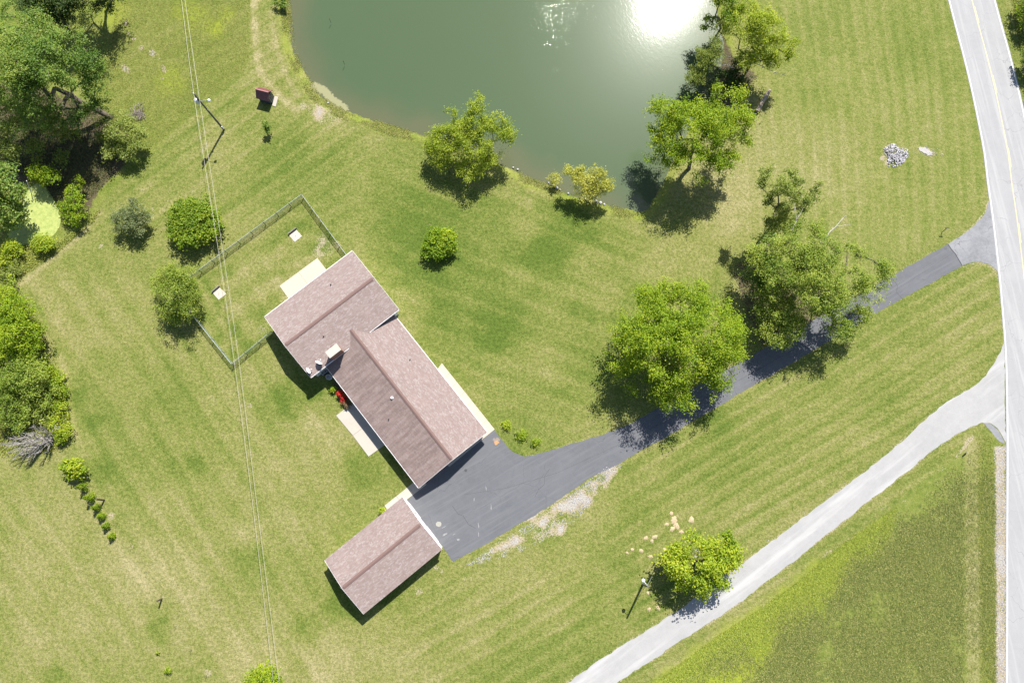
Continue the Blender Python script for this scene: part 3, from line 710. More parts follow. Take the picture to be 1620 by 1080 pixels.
def opening(parent, name, c, nrm, w, h, mat_in, frame=0.07, rows=1, cols=1, inner='pane'):
    """window or door standing 3 cm proud of a wall; c = centre on the wall (local), nrm = outward (local xy)"""
    nx_, ny_ = nrm; R = Matrix(((-ny_, nx_, 0), (nx_, ny_, 0), (0, 0, 1))).transposed()  # columns: along, out, up
    c = Vector(c); m = MB()
    at = lambda u, o, v: c+R @ Vector((u, o, v))
    for s in (-1, 1):
        m.box(at(s*(w/2-frame/2), 0.02, 0), (frame, 0.06, h), R); m.box(at(0, 0.02, s*(h/2-frame/2)), (w-2*frame, 0.058, frame), R)
    fr = m.build(name, m_white, parent)
    pw, ph = (w-2*frame)/cols, (h-2*frame)/rows
    for i in range(cols):
        for j in range(rows):
            MB().box(at(-w/2+frame+pw*(i+0.5), 0.012, -h/2+frame+ph*(j+0.5)), (pw-0.015, 0.03, ph-0.015), R).build(inner, mat_in, fr)
    return fr

# ---- house
HO = G(600, 600, 2.5).to_2d(); house = empty('house', (HO.x, HO.y, 0), TH)
tag(house, 'long house with pinkish brown shingled gable roofs, a crossing wing and a chimney', 'house')
mr = rect([(523, 591), (628, 503), (770, 684), (664, 771)], 2.3, HO); wr = rect([(417.5, 502), (557, 397.5), (631, 487.5), (493, 597)], 3.45, HO)
MZE, MZR, WZE, WZR = 2.3, 3.85, 3.45, 4.65
whw = (wr[1]-wr[0])/2; pen = (MZR-WZE)/(WZR-WZE)*whw
st_e = wr[1]-0.55; st_r = wr[1]-pen-0.5
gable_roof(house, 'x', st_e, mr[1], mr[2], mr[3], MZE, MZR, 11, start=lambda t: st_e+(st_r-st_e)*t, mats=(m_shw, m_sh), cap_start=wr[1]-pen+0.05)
# wing: ridge along north-east; in its own frame a = north-east, b = -(south-east)
gable_roof(house, 'y', wr[2], wr[3], -wr[1], -wr[0], WZE, WZR, 12)
mr_w = (wr[1]-0.38, mr[1], mr[2], mr[3])
gable_wall(house, 'x', mr_w[0]-0.4, mr[1], mr[2], mr[3], MZE, MZR, 0.45, m_siding)
gable_wall(house, 'y', wr[2], wr[3], -wr[1], -wr[0], WZE, WZR, 0.4, m_siding)
bm_ = (mr[2]+mr[3])/2
xw = mr[1]-0.45
opening(house, 'garage_door', (xw, bm_+1.9, 1.06), (1, 0), 2.7, 2.1, m_door, 0.08, 4, 1, 'door_panel')
opening(house, 'garage_door', (xw, bm_-1.9, 1.06), (1, 0), 2.7, 2.1, m_door, 0.08, 4, 1, 'door_panel')
for k in (0.25, 0.5, 0.78): opening(house, 'window', (wr[1]+(mr[1]-wr[1])*k, mr[2]+0.45, 1.35), (0, -1), 1.4, 1.1, m_glass, 0.07, 1, 2)
for k in (0.2, 0.45, 0.85): opening(house, 'window', (wr[1]+(mr[1]-wr[1])*k, mr[3]-0.45, 1.35), (0, 1), 1.3, 1.1, m_glass, 0.07, 1, 2)
opening(house, 'door', (wr[1]+(mr[1]-wr[1])*0.62, mr[2]+0.45, 1.05), (0, -1), 0.95, 2.05, m_door, 0.06, 2, 1, 'door_panel')
opening(house, 'door', (wr[1]+(mr[1]-wr[1])*0.65, mr[3]-0.45, 1.05), (0, 1), 0.95, 2.05, m_door, 0.06, 2, 1, 'door_panel')
for k in (0.3, 0.7):
    opening(house, 'window', (wr[0]+0.4, wr[2]+(wr[3]-wr[2])*k, 1.9), (-1, 0), 1.6, 1.2, m_glass, 0.07, 1, 2)
    opening(house, 'window', (wr[0]+(wr[1]-wr[0])*k, wr[3]-0.4, 1.9), (0, 1), 1.2, 1.2, m_glass, 0.07, 1, 2)
    opening(house, 'window', (wr[0]+(wr[1]-wr[0])*k, wr[2]+0.4, 1.9), (0, -1), 1.2, 1.2, m_glass, 0.07, 1, 2)
def roof_z(a, b):
    zm = MZR-abs(b-bm_)/((mr[3]-mr[2])/2)*(MZR-MZE) if a > wr[1]-pen else -9
    zw = WZR-abs(a-(wr[0]+wr[1])/2)/whw*(WZR-WZE) if a < wr[1] else -9
    return max(zm, zw)
def on_roof(px, py):
    z = 3.0
    for _ in range(14): a, b = loc2(px, py, z, HO); z = roof_z(a, b)
    return Vector((a, b, z))
roofs = [o for o in house.children if o.name.startswith('roof')]
for px, py, mt, r, h in [(523.5, 450.5, m_dark, 0.06, 0.4), (512, 532, m_dark, 0.06, 0.4), (648.5, 569, m_dark, 0.06, 0.35), (615, 663, m_dark, 0.06, 0.35), (620.3, 629, m_white, 0.13, 0.28)]:
    p = on_roof(px, py)
    MB().lathe(p-Vector((0, 0, 0.05)), [(r*2.1, 0), (r*1.9, 0.07), (r, 0.12), (r, h), (r*0.5, h+0.01)] if mt is not m_white else [(r*1.6, 0), (r*1.6, 0.1), (r, 0.14), (r, h), (r*1.35, h), (r*1.2, h+0.07), (0.01, h+0.09)], 12).build('vent_pipe', mt, roofs[0] if p.x > wr[1] else roofs[1])
q = [loc2(x, y, 5.55, HO) for x, y in [(514, 557), (532, 543), (540, 553), (522, 566)]]
ca0, ca1 = (q[0][0]+q[1][0])/2, (q[2][0]+q[3][0])/2; cb0, cb1 = (q[0][1]+q[3][1])/2, (q[1][1]+q[2][1])/2
chm = MB().box(((ca0+ca1)/2, (cb0+cb1)/2, 3.6), (ca1-ca0-0.12, cb1-cb0-0.12, 3.6)).build('chimney', m_brick, house)
MB().box(((ca0+ca1)/2, (cb0+cb1)/2, 5.47), (ca1-ca0, cb1-cb0, 0.16)).build('chimney_cap', mat_plain('chimney cement', (0.36, 0.335, 0.285), 0.8), chm)
MB().add([(ca0-0.03, cb0+0.1, 4.0), (ca0-0.03, cb1-0.1, 4.0), (ca0-0.75, (cb0+cb1)/2, roof_z(ca0-0.75, 0)+0.03), (ca0-0.03, (cb0+cb1)/2, 4.42)], [(0, 3, 2), (3, 1, 2), (0, 1, 3)]).build('flashing', m_ridge, chm)
dsp = MB(); dsp.tube([(wr[1]-0.38, wr[3]-0.55, WZE-0.2), (wr[1]-0.3, wr[3]-0.55, 3.2), (wr[1]-0.3, wr[3]-0.55, 2.55)], 0.045, 6); dsp.build('downpipe', m_white, house)
dsp = MB(); dsp.tube([(mr[1]-0.5, mr[3]+0.05, MZE-0.15), (mr[1]-0.45, mr[3]-0.36, 1.9), (mr[1]-0.45, mr[3]-0.36, 0.1)], 0.045, 6); dsp.build('downpipe', m_white, house)

# ---- detached garage
GO = G(605, 878, 2.6).to_2d(); gar = empty('garage', (GO.x, GO.y, 0), TH)
tag(gar, 'detached garage with one pinkish gable roof at the corner of the asphalt', 'garage')
gr = rect([(512, 885), (638.5, 786.5), (698, 868.5), (576, 971)], 2.65, GO)
gable_roof(gar, 'y', gr[2], gr[3], -gr[1], -gr[0], 2.65, 3.7, 13, gutter=False)
gable_wall(gar, 'y', gr[2], gr[3], -gr[1], -gr[0], 2.65, 3.7, 0.16, m_siding)
for k in (0.27, 0.73): opening(gar, 'garage_door', (gr[0]+(gr[1]-gr[0])*k, gr[3]-0.16, 1.06), (0, 1), 2.7, 2.1, m_door, 0.08, 4, 1, 'door_panel')
opening(gar, 'door', (gr[0]+0.16, gr[3]-1.6, 1.05), (-1, 0), 0.9, 2.05, m_door, 0.06, 2, 1, 'door_panel')
for k in (0.3, 0.6): opening(gar, 'window', (gr[1]-0.16, gr[2]+(gr[3]-gr[2])*k, 1.5), (1, 0), 1.0, 0.9, m_glass, 0.06, 1, 2)
MB().box((gr[0]+(gr[1]-gr[0])*0.31, gr[3]+0.07, 2.75), (0.16, 0.14, 0.2)).build('wall_lamp', m_dark, gar)

# ---- shed by the pond
SA, SB, SC_, SD = [G(x, y) for x, y in [(428.9, 165), (434.3, 153), (417.3, 148.6), (411.9, 160.8)]]
fdir = ((SA+SB)/2-(SC_+SD)/2).normalized(); sang = math.atan2(fdir.y, fdir.x); sc0 = (SA+SB+SC_+SD)/4
shed = empty('shed', (sc0.x, sc0.y, 0), sang); tag(shed, 'tiny dark shed with a ribbed maroon metal roof near the pond', 'shed')
L_, W_ = ((SA+SB)/2-(SC_+SD)/2).length, (SA-SB).length
m_shed = mat_plain('slate blue boards', (0.035, 0.05, 0.06), 0.7); m_mar = mat_plain('maroon metal roof', (0.17, 0.062, 0.066), 0.45, sc=2); m_timb = mat_plain('pale timber', (0.24, 0.23, 0.18), 0.8)
SE_, SR_ = 1.75, 2.55
MB().add([(x, y, z) for x in (-L_/2, L_/2) for y, z in ((-W_/2, -0.05), (W_/2, -0.05), (W_/2, SE_), (0, SR_-0.06), (-W_/2, SE_))], [(4, 3, 2, 1, 0), (5, 6, 7, 8, 9), (0, 1, 6, 5), (1, 2, 7, 6), (2, 3, 8, 7), (3, 4, 9, 8), (4, 0, 5, 9)]).build('wall', m_shed, shed)
ro = 0.28; sl_ = (SR_-SE_)/(W_/2)
srf = MB()
for sg in (-1, 1):
    A = [(-L_/2-0.1, sg*(W_/2+ro), SE_-ro*sl_), (L_/2+0.22, sg*(W_/2+ro), SE_-ro*sl_), (L_/2+0.22, 0, SR_), (-L_/2-0.1, 0, SR_)]
    srf.add(A+[(x, y, z-0.05) for x, y, z in A], [(0, 1, 2, 3), (7, 6, 5, 4), (0, 4, 5, 1), (1, 5, 6, 2), (2, 6, 7, 3), (3, 7, 4, 0)])
srf = srf.build('roof', m_mar, shed)
n_ = 8
for sg in (-1, 1):
    for k in range(n_+1):
        x = -L_/2-0.08+(L_+0.28)*k/n_
        MB().bar((x, sg*(W_/2+ro), SE_-ro*sl_+0.02), (x, sg*0.05, SR_-0.02), 0.03, 0.04).build('rib', m_mar, srf)
MB().bar((-L_/2-0.11, 0, SR_+0.015), (L_/2+0.23, 0, SR_+0.015), 0.16, 0.04).build('ridge_cap', mat_plain('faded maroon', (0.27, 0.12, 0.115), 0.5), srf)
dx = L_/2+0.02
dr_ = MB().box((dx, 0, 0.85), (0.05, W_*0.6, 1.6)).build('door', mat_plain('dark door', (0.06, 0.075, 0.07), 0.7), shed)
tm = MB()
for s in (-1, 1):
    tm.bar((dx+0.03, s*W_*0.3, 0.05), (dx+0.03, s*W_*0.3, 1.7), 0.09, 0.05, (1, 0, 0)); tm.bar((dx+0.03, s*W_/2, SE_-0.05), (dx+0.03, 0, SR_-0.14), 0.1, 0.06, (1, 0, 0))
for z in (0.1, 0.85, 1.62): tm.bar((dx+0.035, -W_*0.3, z), (dx+0.035, W_*0.3, z), 0.08, 0.05, (1, 0, 0))
tm.bar((dx+0.04, -W_*0.28, 0.12), (dx+0.04, W_*0.28, 0.83), 0.07, 0.04, (1, 0, 0)); tm.bar((dx+0.04, -W_*0.28, 1.6), (dx+0.04, W_*0.28, 0.87), 0.07, 0.04, (1, 0, 0))
tm.build('door_brace', m_timb, dr_)
slabs('shed_step', 'pale concrete step at the shed door', [[(434.6, 151.8), (440.2, 153.3), (436, 169), (430.6, 167)]], m_conc, 0.08, 0.0)

# ---- dishes, condenser, tub
def dish(px, py, az, el, r, label):
    p = on_roof(px, py); q = p-Vector((0, 0, 0.02)); wx_ = Vector((HO.x, HO.y, 0)); ca_, sa_ = math.cos(TH), math.sin(TH)
    w = Vector((wx_.x+p.x*ca_-p.y*sa_, wx_.y+p.x*sa_+p.y*ca_, p.z))
    root = empty('satellite_dish', w); tag(root, label, 'satellite dish', 'satellite dishes on the roof')
    d = Vector((math.cos(az)*math.cos(el), math.sin(az)*math.cos(el), math.sin(el))); R = d.to_track_quat('Z', 'Y').to_matrix()
    c = Vector((0, 0, 0.55))
    bowl = [(r*k/5*1.0, 0.16*r*(k/5)**2*2) for k in range(6)]
    MB().lathe(c, [(0.01, 0)]+bowl[1:]+[(r*1.0, 0.32*r-0.02), (r*0.6, 0.07), (0.02, -0.02)], 28, R).build('reflector', m_white, root, True)
    MB().tube([(0, 0, 0), (0, 0, 0.4), c-d*0.06], 0.03, 8).build('mast', m_galv, root)
    low = R @ Vector((0, -r*0.9, 0.2*r)); tip = c+R @ Vector((0, -r*0.35, r*1.15))
    MB().tube([c+low, tip], 0.022, 6).build('arm', m_galv, root)
    MB().box(tip, (0.1, 0.1, 0.16), R).build('receiver', m_white, root)
dish(505.5, 575.5, math.radians(62), math.radians(20), 0.5, 'white satellite dish nearer the chimney')
dish(488.5, 587.5, math.radians(28), math.radians(14), 0.48, 'white satellite dish at the outer corner of the wing roof')
pa = G(514, 588); ac = empty('condenser', pa, TH); tag(ac, 'dark square air conditioner in the shade below the dishes', 'air conditioner')
MB().box((0, 0, 0.42), (0.8, 0.8, 0.84)).build('body', m_dark, ac)
f_ = MB()
for s in (-1, 1):
    f_.box((s*0.4, 0, 0.86), (0.07, 0.87, 0.06)); f_.box((0, s*0.4, 0.86), (0.73, 0.07, 0.059))
    for t in (-1, 1): f_.box((s*0.41, t*0.41, 0.42), (0.06, 0.06, 0.82))
f_.build('frame', m_galv, ac)
f_ = MB(); f_.lathe((0, 0, 0.845), [(0.3, 0), (0.3, 0.03), (0.26, 0.03), (0.26, 0.0)], 20); f_.lathe((0, 0, 0.845), [(0.08, 0), (0.07, 0.05), (0.01, 0.05)], 10)
for k in range(4): f_.bar((0, 0, 0.865), (0.28*math.cos(k*PI/4), 0.28*math.sin(k*PI/4), 0.865), 0.02, 0.01); f_.bar((0, 0, 0.866), (-0.28*math.cos(k*PI/4), -0.28*math.sin(k*PI/4), 0.866), 0.02, 0.01)
f_.build('fan_grille', m_galv, ac)
pt = G(521.5, 597); tub = empty('tub', pt, TH+0.4); tag(tub, 'oval metal tub against the shaded house wall', 'tub')
def oval(rx, ry, z, n=20): return [(rx*math.cos(2*PI*k/n), ry*math.sin(2*PI*k/n), z) for k in range(n)]
tb = MB(); R_ = oval(0.42, 0.30, 0)+oval(0.48, 0.36, 0.45)+oval(0.44, 0.32, 0.45)+oval(0.38, 0.26, 0.08)
tb.add(R_, [(i*20+k, i*20+(k+1) % 20, (i+1)*20+(k+1) % 20, (i+1)*20+k) for i in range(3) for k in range(20)]+[tuple(range(60, 80))])
tb.build('basin', m_galv, tub)
rm = MB(); rm.tube([Vector(p) for p in oval(0.48, 0.36, 0.46)]+[Vector((0.48, 0, 0.46))], 0.025, 6); rm.build('rim', m_white, tub)

# ================================================================== fence, poles, wires
m_mesh = mat_plain('coated chain link', (0.32, 0.40, 0.34), 0.5, 0.2)
m_post = mat_plain('fence post', (0.10, 0.13, 0.11), 0.45, 0.3)
FC = [G(x, y) for x, y in [(552, 408.5), (480.6, 312.2), (278, 461), (371, 577.5), (433, 526.5)]]
fence = empty('wire_fence', FC[2]); tag(fence, 'chain link fence with metal posts round the yard behind the house', 'fence')
fi = Matrix.Translation(-fence.location); FH = 1.2
def att(o): o.matrix_parent_inverse = fi; return o
for s in range(4):
    a, b = FC[s], FC[s+1]; L = (b-a).length; n = max(1, round(L/2.3)); d = (b-a)/L; sd = Vector((-d.y, d.x, 0))
    pm = MB().lathe((0, 0, -0.05), [(0.05, 0), (0.05, FH+0.08), (0.065, FH+0.09), (0.02, FH+0.13)], 8).mesh('post')
    for i in range(n+(1 if s == 3 else 0)):
        o = link('post', pm, m_post, fence); o.matrix_parent_inverse = fi; o.location = a+d*(L*i/n)+Vector((0, 0, 0))
    for i in range(n):
        p, q = a+d*(L*i/n), a+d*(L*(i+1)/n)
        att(MB().tube([p+Vector((0, 0, FH)), q+Vector((0, 0, FH))], 0.03, 6).build('top_rail', m_galv, fence))
        w = (q-p).length; Q = []; st_, rw = 0.075, 0.014
        for sg in (-1, 1):
            k = -FH
            while k < w+FH:
                x0, z0, x1, z1 = k, 0.04, k+sg*(FH-0.06), FH-0.02
                lo, hi = max(0, min(x0, x1)), min(w, max(x0, x1))
                if hi-lo > 0.02:
                    fz = lambda x: z0+(x-x0)/(x1-x0)*(z1-z0)
                    u = rw*1.41/2
                    e = sd*(0.004*sg)
                    Q.append([p+d*lo+e+Vector((0, 0, fz(lo)-u)), p+d*hi+e+Vector((0, 0, fz(hi)-u)), p+d*hi+e+Vector((0, 0, fz(hi)+u)), p+d*lo+e+Vector((0, 0, fz(lo)+u))])
                k += st_
        o = link('mesh_panel', quads_mesh('mesh_panel', np.array([[list(v) for v in r] for r in Q])), m_mesh, fence); att(o)

m_pole = mat_plain('weathered pole', (0.10, 0.095, 0.085), 0.85, sc=2)
m_wire = mat_plain('pale cable', (0.36, 0.33, 0.28), 0.5)
m_lamp = mat_plain('lamp housing', (0.66, 0.68, 0.70), 0.35)
pb, ptop = G(354.5, 205.5), G(306.5, 148.5, 9.4)
pole = empty('utility_pole', pb); tag(pole, 'wooden utility pole with a pale transformer can near the small shed', 'pole')
V3 = lambda p: Vector(p)-pb
al_ = lambda z: (ptop-pb)*(z/9.4)
MB().tube([Vector((0, 0, -0.1)), al_(4.7), al_(9.4)], [0.17, 0.145, 0.115], 10).build('shaft', m_pole, pole)
c = al_(7.2)+Vector((-0.42, -0.05, 0)); MB().lathe(c, [(0.27, 0), (0.29, 0.05), (0.29, 0.85), (0.24, 0.98), (0.05, 1.0)], 16).build('transformer', mat_plain('transformer paint', (0.50, 0.53, 0.56), 0.4), pole)
MB().lathe(c+Vector((0, 0, 1.0)), [(0.05, 0), (0.08, 0.05), (0.05, 0.1), (0.08, 0.15), (0.03, 0.28)], 10).build('insulator', m_lamp, pole)
MB().lathe(al_(9.4), [(0.04, -0.02), (0.08, 0.06), (0.05, 0.12), (0.08, 0.18), (0.03, 0.26)], 10).build('insulator', m_white, pole)
ar = al_(7.6); MB().tube([ar, ar+Vector((0.7, 0.0, 0.28)), ar+Vector((1.3, 0, 0.3))], 0.03, 8).build('lamp_arm', m_galv, pole)
MB().lathe(ar+Vector((1.42, 0, 0.1)), [(0.05, 0), (0.2, 0.03), (0.24, 0.12), (0.14, 0.28), (0.02, 0.32)], 14).build('lamp_head', m_lamp, pole, True)
MB().tube([al_(5.2)+Vector((0.17, -0.05, 0)), al_(5.6)+Vector((0.16, -0.05, 0))], 0.05, 6).build('bracket', m_galv, pole)
MB().tube([al_(0.5)+Vector((0.16, -0.1, 0)), al_(1.1)+Vector((0.16, -0.1, 0))], 0.09, 8).build('meter', m_lamp, pole)
def cable(name, pts, r, label, sub=8):
    P = [G(x, y, z) for x, y, z in pts]; a = P[0]+(P[0]-P[1])*1.5; b = P[-1]+(P[-1]-P[-2])*0.6
    P = [a]+P+[b]; out = []
    for i in range(len(P)-1):
        for k in range(sub):
            t = k/sub; p0, p1, p2, p3 = P[max(i-1, 0)], P[i], P[i+1], P[min(i+2, len(P)-1)]
            out.append(0.5*((2*p1)+(p2-p0)*t+(2*p0-5*p1+4*p2-p3)*t*t+(-p0+3*p1-3*p2+p3)*t**3))
    o = MB().tube(out, r, 5).build(name, m_wire); tag(o, label, 'cable', 'cables over the lawn')
cable('power_cable', [(287, 0, 9.3), (306.5, 148.5, 9.6), (346, 400, 8.8), (371, 575, 8.5), (397, 775, 8.6), (431, 1065, 9.2)], 0.019, 'overhead cable that runs over the very top of the wooden utility pole')
cable('power_cable', [(292.5, 0, 8.3), (315.5, 156, 8.4), (353, 400, 7.7), (378, 570, 7.4), (403, 770, 7.5), (440, 1065, 8.1)], 0.019, 'overhead cable passing just below the top of the wooden utility pole, right of the other')

yb, yt = G(1017, 924), G(1025.5, 927.5, 7.0); yard_p = empty('yard_light', yb); tag(yard_p, 'tall dark yard light pole with a white lamp beside the gravel lane', 'lamp post')
ay = lambda z: (yt-yb)*(z/7.0)
MB().tube([Vector((0, 0, -0.1)), ay(3.5), ay(7.0)], [0.16, 0.14, 0.12], 10).build('shaft', m_pole, yard_p)
lp = G(1017.5, 917.5, 6.5)-yb; MB().tube([ay(6.2), ay(6.3)+(lp-ay(6.3))*0.5+Vector((0, 0, 0.25)), lp+Vector((0, 0, 0.25))], 0.04, 8).build('lamp_arm', m_lamp, yard_p)
MB().lathe(lp, [(0.06, 0), (0.22, 0.03), (0.26, 0.12), (0.2, 0.3), (0.04, 0.36)], 16).build('lamp_head', m_lamp, yard_p, True)
MB().tube([ay(5.6), G(1034, 906)-yb], 0.018, 5).build('guy_wire', m_galv, yard_p)

m_tim = mat_plain('brown timber', (0.075, 0.055, 0.042), 0.85, sc=6)
def post(b, t, z, r, label, cat='post', name='wooden_post', mat=None, grp=None, cross=0):
    p = G(*b); q = G(*t, z)-p
    o = MB()
    if cross: o.tube([Vector((0, 0, -0.1)), q], r, 6); o.bar(q-Vector((cross/2, 0, 0)), q+Vector((cross/2, 0, 0)), r*2, r*2)
    else: o.tube([Vector((0, 0, -0.1)), q*0.97, q], [r, r, r*0.8], 8)
    o = o.build(name, mat or m_tim); o.location = p; tag(o, label, cat, grp)
post((165, 790.8), (152.3, 789.3), 2.0, 0.13, 'thick brown post standing beside the row of little conifers')
post((256, 946.5), (248, 950.5), 1.6, 0.12, 'thick brown post alone on the open lawn at lower left')
post((1490, 367.5), (1498.5, 360.5), 1.25, 0.05, 'thin dark post with a crossbar beside the driveway entrance', 'post', 'marker_post', m_dark, None, 0.55)
post((1527, 719), (1528.5, 716), 0.7, 0.1, 'short black marker stub at the corner of the field by the lane', 'post', 'marker_post', m_dark)
m_stk = mat_plain('green steel stake', (0.05, 0.07, 0.04), 0.6)
for b, lab in [((186.5, 827.3), 'thin steel stake just below the row of little conifers'), ((209, 864), 'thin steel stake on a bare spot, second below the conifer row'), ((233, 904.5), 'thin steel stake just above the lone brown post'),
               ((279, 990), 'thin steel stake below the lone brown post'), ((303.5, 1027), 'thin steel stake second below the lone brown post'), ((327.5, 1067), 'thin steel stake nearest the bottom edge of the lawn')]:
    z = 1.0; k = z/(H-z)
    post(b, (b[0]+(b[0]-NAD[0])*k, b[1]+(b[1]-NAD[1])*k), z, 0.022, lab, 'stake', 'steel_stake', m_stk, 'stakes in a line on the lower left lawn')
post((49, 305), (42, 286), 2.4, 0.07, 'tall white pipe standing at the top of the duckweed pool', 'pipe', 'white_pipe', m_white)
post((31, 249), (28.5, 241), 1.0, 0.06, 'short white pipe in the brown undergrowth at left', 'pipe', 'white_pipe', m_white)
for b, lab in [((523.5, 36), 'thin dark stick poking out of the pond, upper one'), ((545, 102), 'thin dark stick poking out of the pond, lower one')]:
    k = 0.9/99; post(b, (b[0]+(b[0]-NAD[0])*k, b[1]+(b[1]-NAD[1])*k), 0.9, 0.03, lab, 'stick', 'stick', m_dark, 'sticks in the pond')

# horseshoe pits
m_sand = mat_pave('pale sand', (0.33, 0.28, 0.235), (0.46, 0.405, 0.345), None, bsc=5)
m_grey = mat_plain('grey board', (0.20, 0.185, 0.17), 0.8, sc=5)
for c4, bd, lab in [([(337, 463.5), (347, 454.5), (358, 464.5), (346, 474.5)], [(335.8, 462.8), (347.8, 452.6)], 'sand horseshoe pit with a backboard near the willow'),
                    ([(457.5, 372.5), (469, 363.5), (478, 373.5), (466.5, 382.5)], [(456.6, 371), (469.5, 361.3)], 'sand horseshoe pit with a backboard at the top corner of the yard')]:
    P = [G(*p) for p in c4]; r0 = empty('horseshoe_pit', P[0]); tag(r0, lab, 'horseshoe pit', 'horseshoe pits in the fenced yard')
    iv = Matrix.Translation(-r0.location)
    rp = []; rr_ = random.Random(int(c4[0][0]))
    for i in range(4):
        a_, b_2 = P[i], P[(i+1) % 4]
        for t in range(5): rp.append((a_.x+(b_2.x-a_.x)*t/5+rr_.uniform(-.04, .04), a_.y+(b_2.y-a_.y)*t/5+rr_.uniform(-.04, .04)))
    o = MB().prism(rp, -0.1, 0.04).build('sand_bed', m_sand, r0); o.matrix_parent_inverse = iv
    o = MB().bar(G(*bd[0])+Vector((0, 0, 0.2)), G(*bd[1])+Vector((0, 0, 0.2)), 0.09, 0.45).build('backboard', m_grey, r0); o.matrix_parent_inverse = iv
    cc = sum(P, Vector())/4; o = MB().tube([cc, cc+Vector((0, 0, 0.35))], 0.02, 6).build('stake', m_dark, r0); o.matrix_parent_inverse = iv

# ---- stones and logs
def rock_bm(m, c, r, rnd):
    n = 7; vs = [(c[0], c[1], c[2]+r*rnd.uniform(0.5, 0.9))]
    for zf, rf in ((0.35, 0.85), (-0.3, 1.0)):
        for k in range(n):
            t = 2*PI*k/n+rnd.uniform(-0.2, 0.2); q = r*rf*rnd.uniform(0.75, 1.15); vs.append((c[0]+q*math.cos(t), c[1]+q*math.sin(t), c[2]+r*zf))
    fs = [(0, 1+k, 1+(k+1) % n) for k in range(n)]+[(1+k, 1+n+k, 1+n+(k+1) % n, 1+(k+1) % n) for k in range(n)]
    m.add(vs, fs)
m_stone = mat_island('pale stones', [(0, (0.14, 0.13, 0.14)), (0.5, (0.30, 0.29, 0.31)), (1, (0.46, 0.45, 0.47))], 0.85)
rnd = random.Random(5); m = MB(); c0 = G(1417, 246)
pile = empty('rock_pile', c0); tag(pile, 'round heap of small white stones on the right lawn', 'stones')
for k in range(620):
    t = rnd.uniform(0, 2*PI); d = math.sqrt(rnd.random())*1.0; rx = 1.85*(1+0.16*math.sin(3*t+1)+0.1*math.sin(5*t)); x, y = d*rx*math.cos(t), d*rx*math.sin(t)
    if d > 0.9 and rnd.random() < 0.35: continue
    rock_bm(m, (x, y, 0.30*(1-d*d)+0.02), rnd.uniform(0.05, 0.13), rnd)
o = m.build('stone', m_stone, pile); o['kind'] = 'stuff'
sl0 = G(1465, 240); P = [G(x, y)-sl0 for x, y in [(1453, 234.5), (1455, 232.4), (1459, 233.6), (1463, 232.8), (1466, 235.5), (1470, 236.5), (1471, 239), (1475, 241.5), (1473.5, 243.5), (1476, 246), (1471, 245.5), (1468, 246.5), (1465, 243), (1461, 242.5), (1458, 239.8), (1454.5, 239)]]
fst = MB().prism([(p.x, p.y) for p in P], -0.05, 0.06).build('flat_stone', mat_pave('grey slab stone', (0.20, 0.185, 0.17), (0.36, 0.345, 0.33), None, bsc=5)); fst.location = sl0
tag(fst, 'flat broken pale stone lying right of the white stone heap', 'stone')
m = MB()
for k in range(70):
    x, y = rnd.gauss(0.3, 0.75), rnd.gauss(-0.15, 0.42); rock_bm(m, (x, y, 0.03), rnd.uniform(0.03, 0.09), rnd)
o = m.build('stone', m_stone, fst); o['kind'] = 'stuff'
m_mound = mat_pave('dry tan earth', (0.27, 0.21, 0.125), (0.40, 0.325, 0.21), None, bsc=7)
MOUNDS = [('largest tan earth mound, in the tight cluster above the tree by the gravel lane', (1066, 823, 6)), ('tan earth mound touching the lower right of the largest mound in the cluster', (1070, 831, 5)),
          ('tan earth mound at the bottom of the tight mound cluster', (1064, 836, 4)), ('tan earth mound at the left of the tight mound cluster', (1055, 829, 3)), ('small tan earth mound at the top of the tight mound cluster', (1062, 812, 3.5)),
          ('tan earth mound alone to the right of the tight mound cluster', (1094, 822, 5)), ('tan earth mound nearest the top left leaves of the tree by the gravel lane', (1078, 841, 3.6)),
          ('upper right mound of the three close together left of the tree by the gravel lane', (1036, 849, 4)), ('lower middle mound of the three close together left of the tree by the gravel lane', (1031, 855.5, 3)),
          ('left mound of the three close together left of the tree by the gravel lane', (1022, 851, 3.6)), ('middle mound of the row of three above the yard light', (1000, 869, 3)), ('right mound of the row of three above the yard light', (1014, 871, 3.4)),
          ('tan earth mound directly above and right of the yard light lamp', (1029, 880, 3.4)), ('tan earth mound touching the left edge of the tree by the gravel lane', (1051, 869, 3)), ('leftmost tan earth mound above the yard light', (992, 874, 2.5)),
          ('tan earth mound below the tree shadow beside the gravel lane edge', (1041, 961, 3.6)), ('tan earth mound between the yard light shadow and the gravel lane', (1027, 963, 3)), ('tiny tan earth mound right at the foot of the yard light', (1025, 938, 2.5))]
for lab, pt_ in MOUNDS:
    for px, py, rp in (pt_,):
        rr_ = rp/10.8*0.95; n = 14; c = G(px, py, -0.01); m = MB(); ring = []
        for f_r, z in ((1.0, 0.0), (0.62, 0.05), (0.25, 0.085)):
            for k in range(n): t = 2*PI*k/n; q_ = rr_*f_r*rnd.uniform(0.72, 1.2); ring.append((q_*math.cos(t)*1.15, q_*math.sin(t)*0.9, z+(rnd.uniform(0, 0.03) if z else 0)))
        m.add(ring+[(0, 0, 0.09)], [(i*n+k, i*n+(k+1) % n, (i+1)*n+(k+1) % n, (i+1)*n+k) for i in range(2) for k in range(n)]+[(2*n+k, 2*n+(k+1) % n, 3*n) for k in range(n)])
        o = m.build('earth_mound', m_mound); o.location = c+Vector((0, 0, float(ground_z(np.array([c.x]), np.array([c.y]))[0])+0.01)); o.rotation_euler = (0, 0, rnd.uniform(0, 6)); tag(o, lab, 'mound', 'earth mounds by the lane')
rnd = random.Random(9)
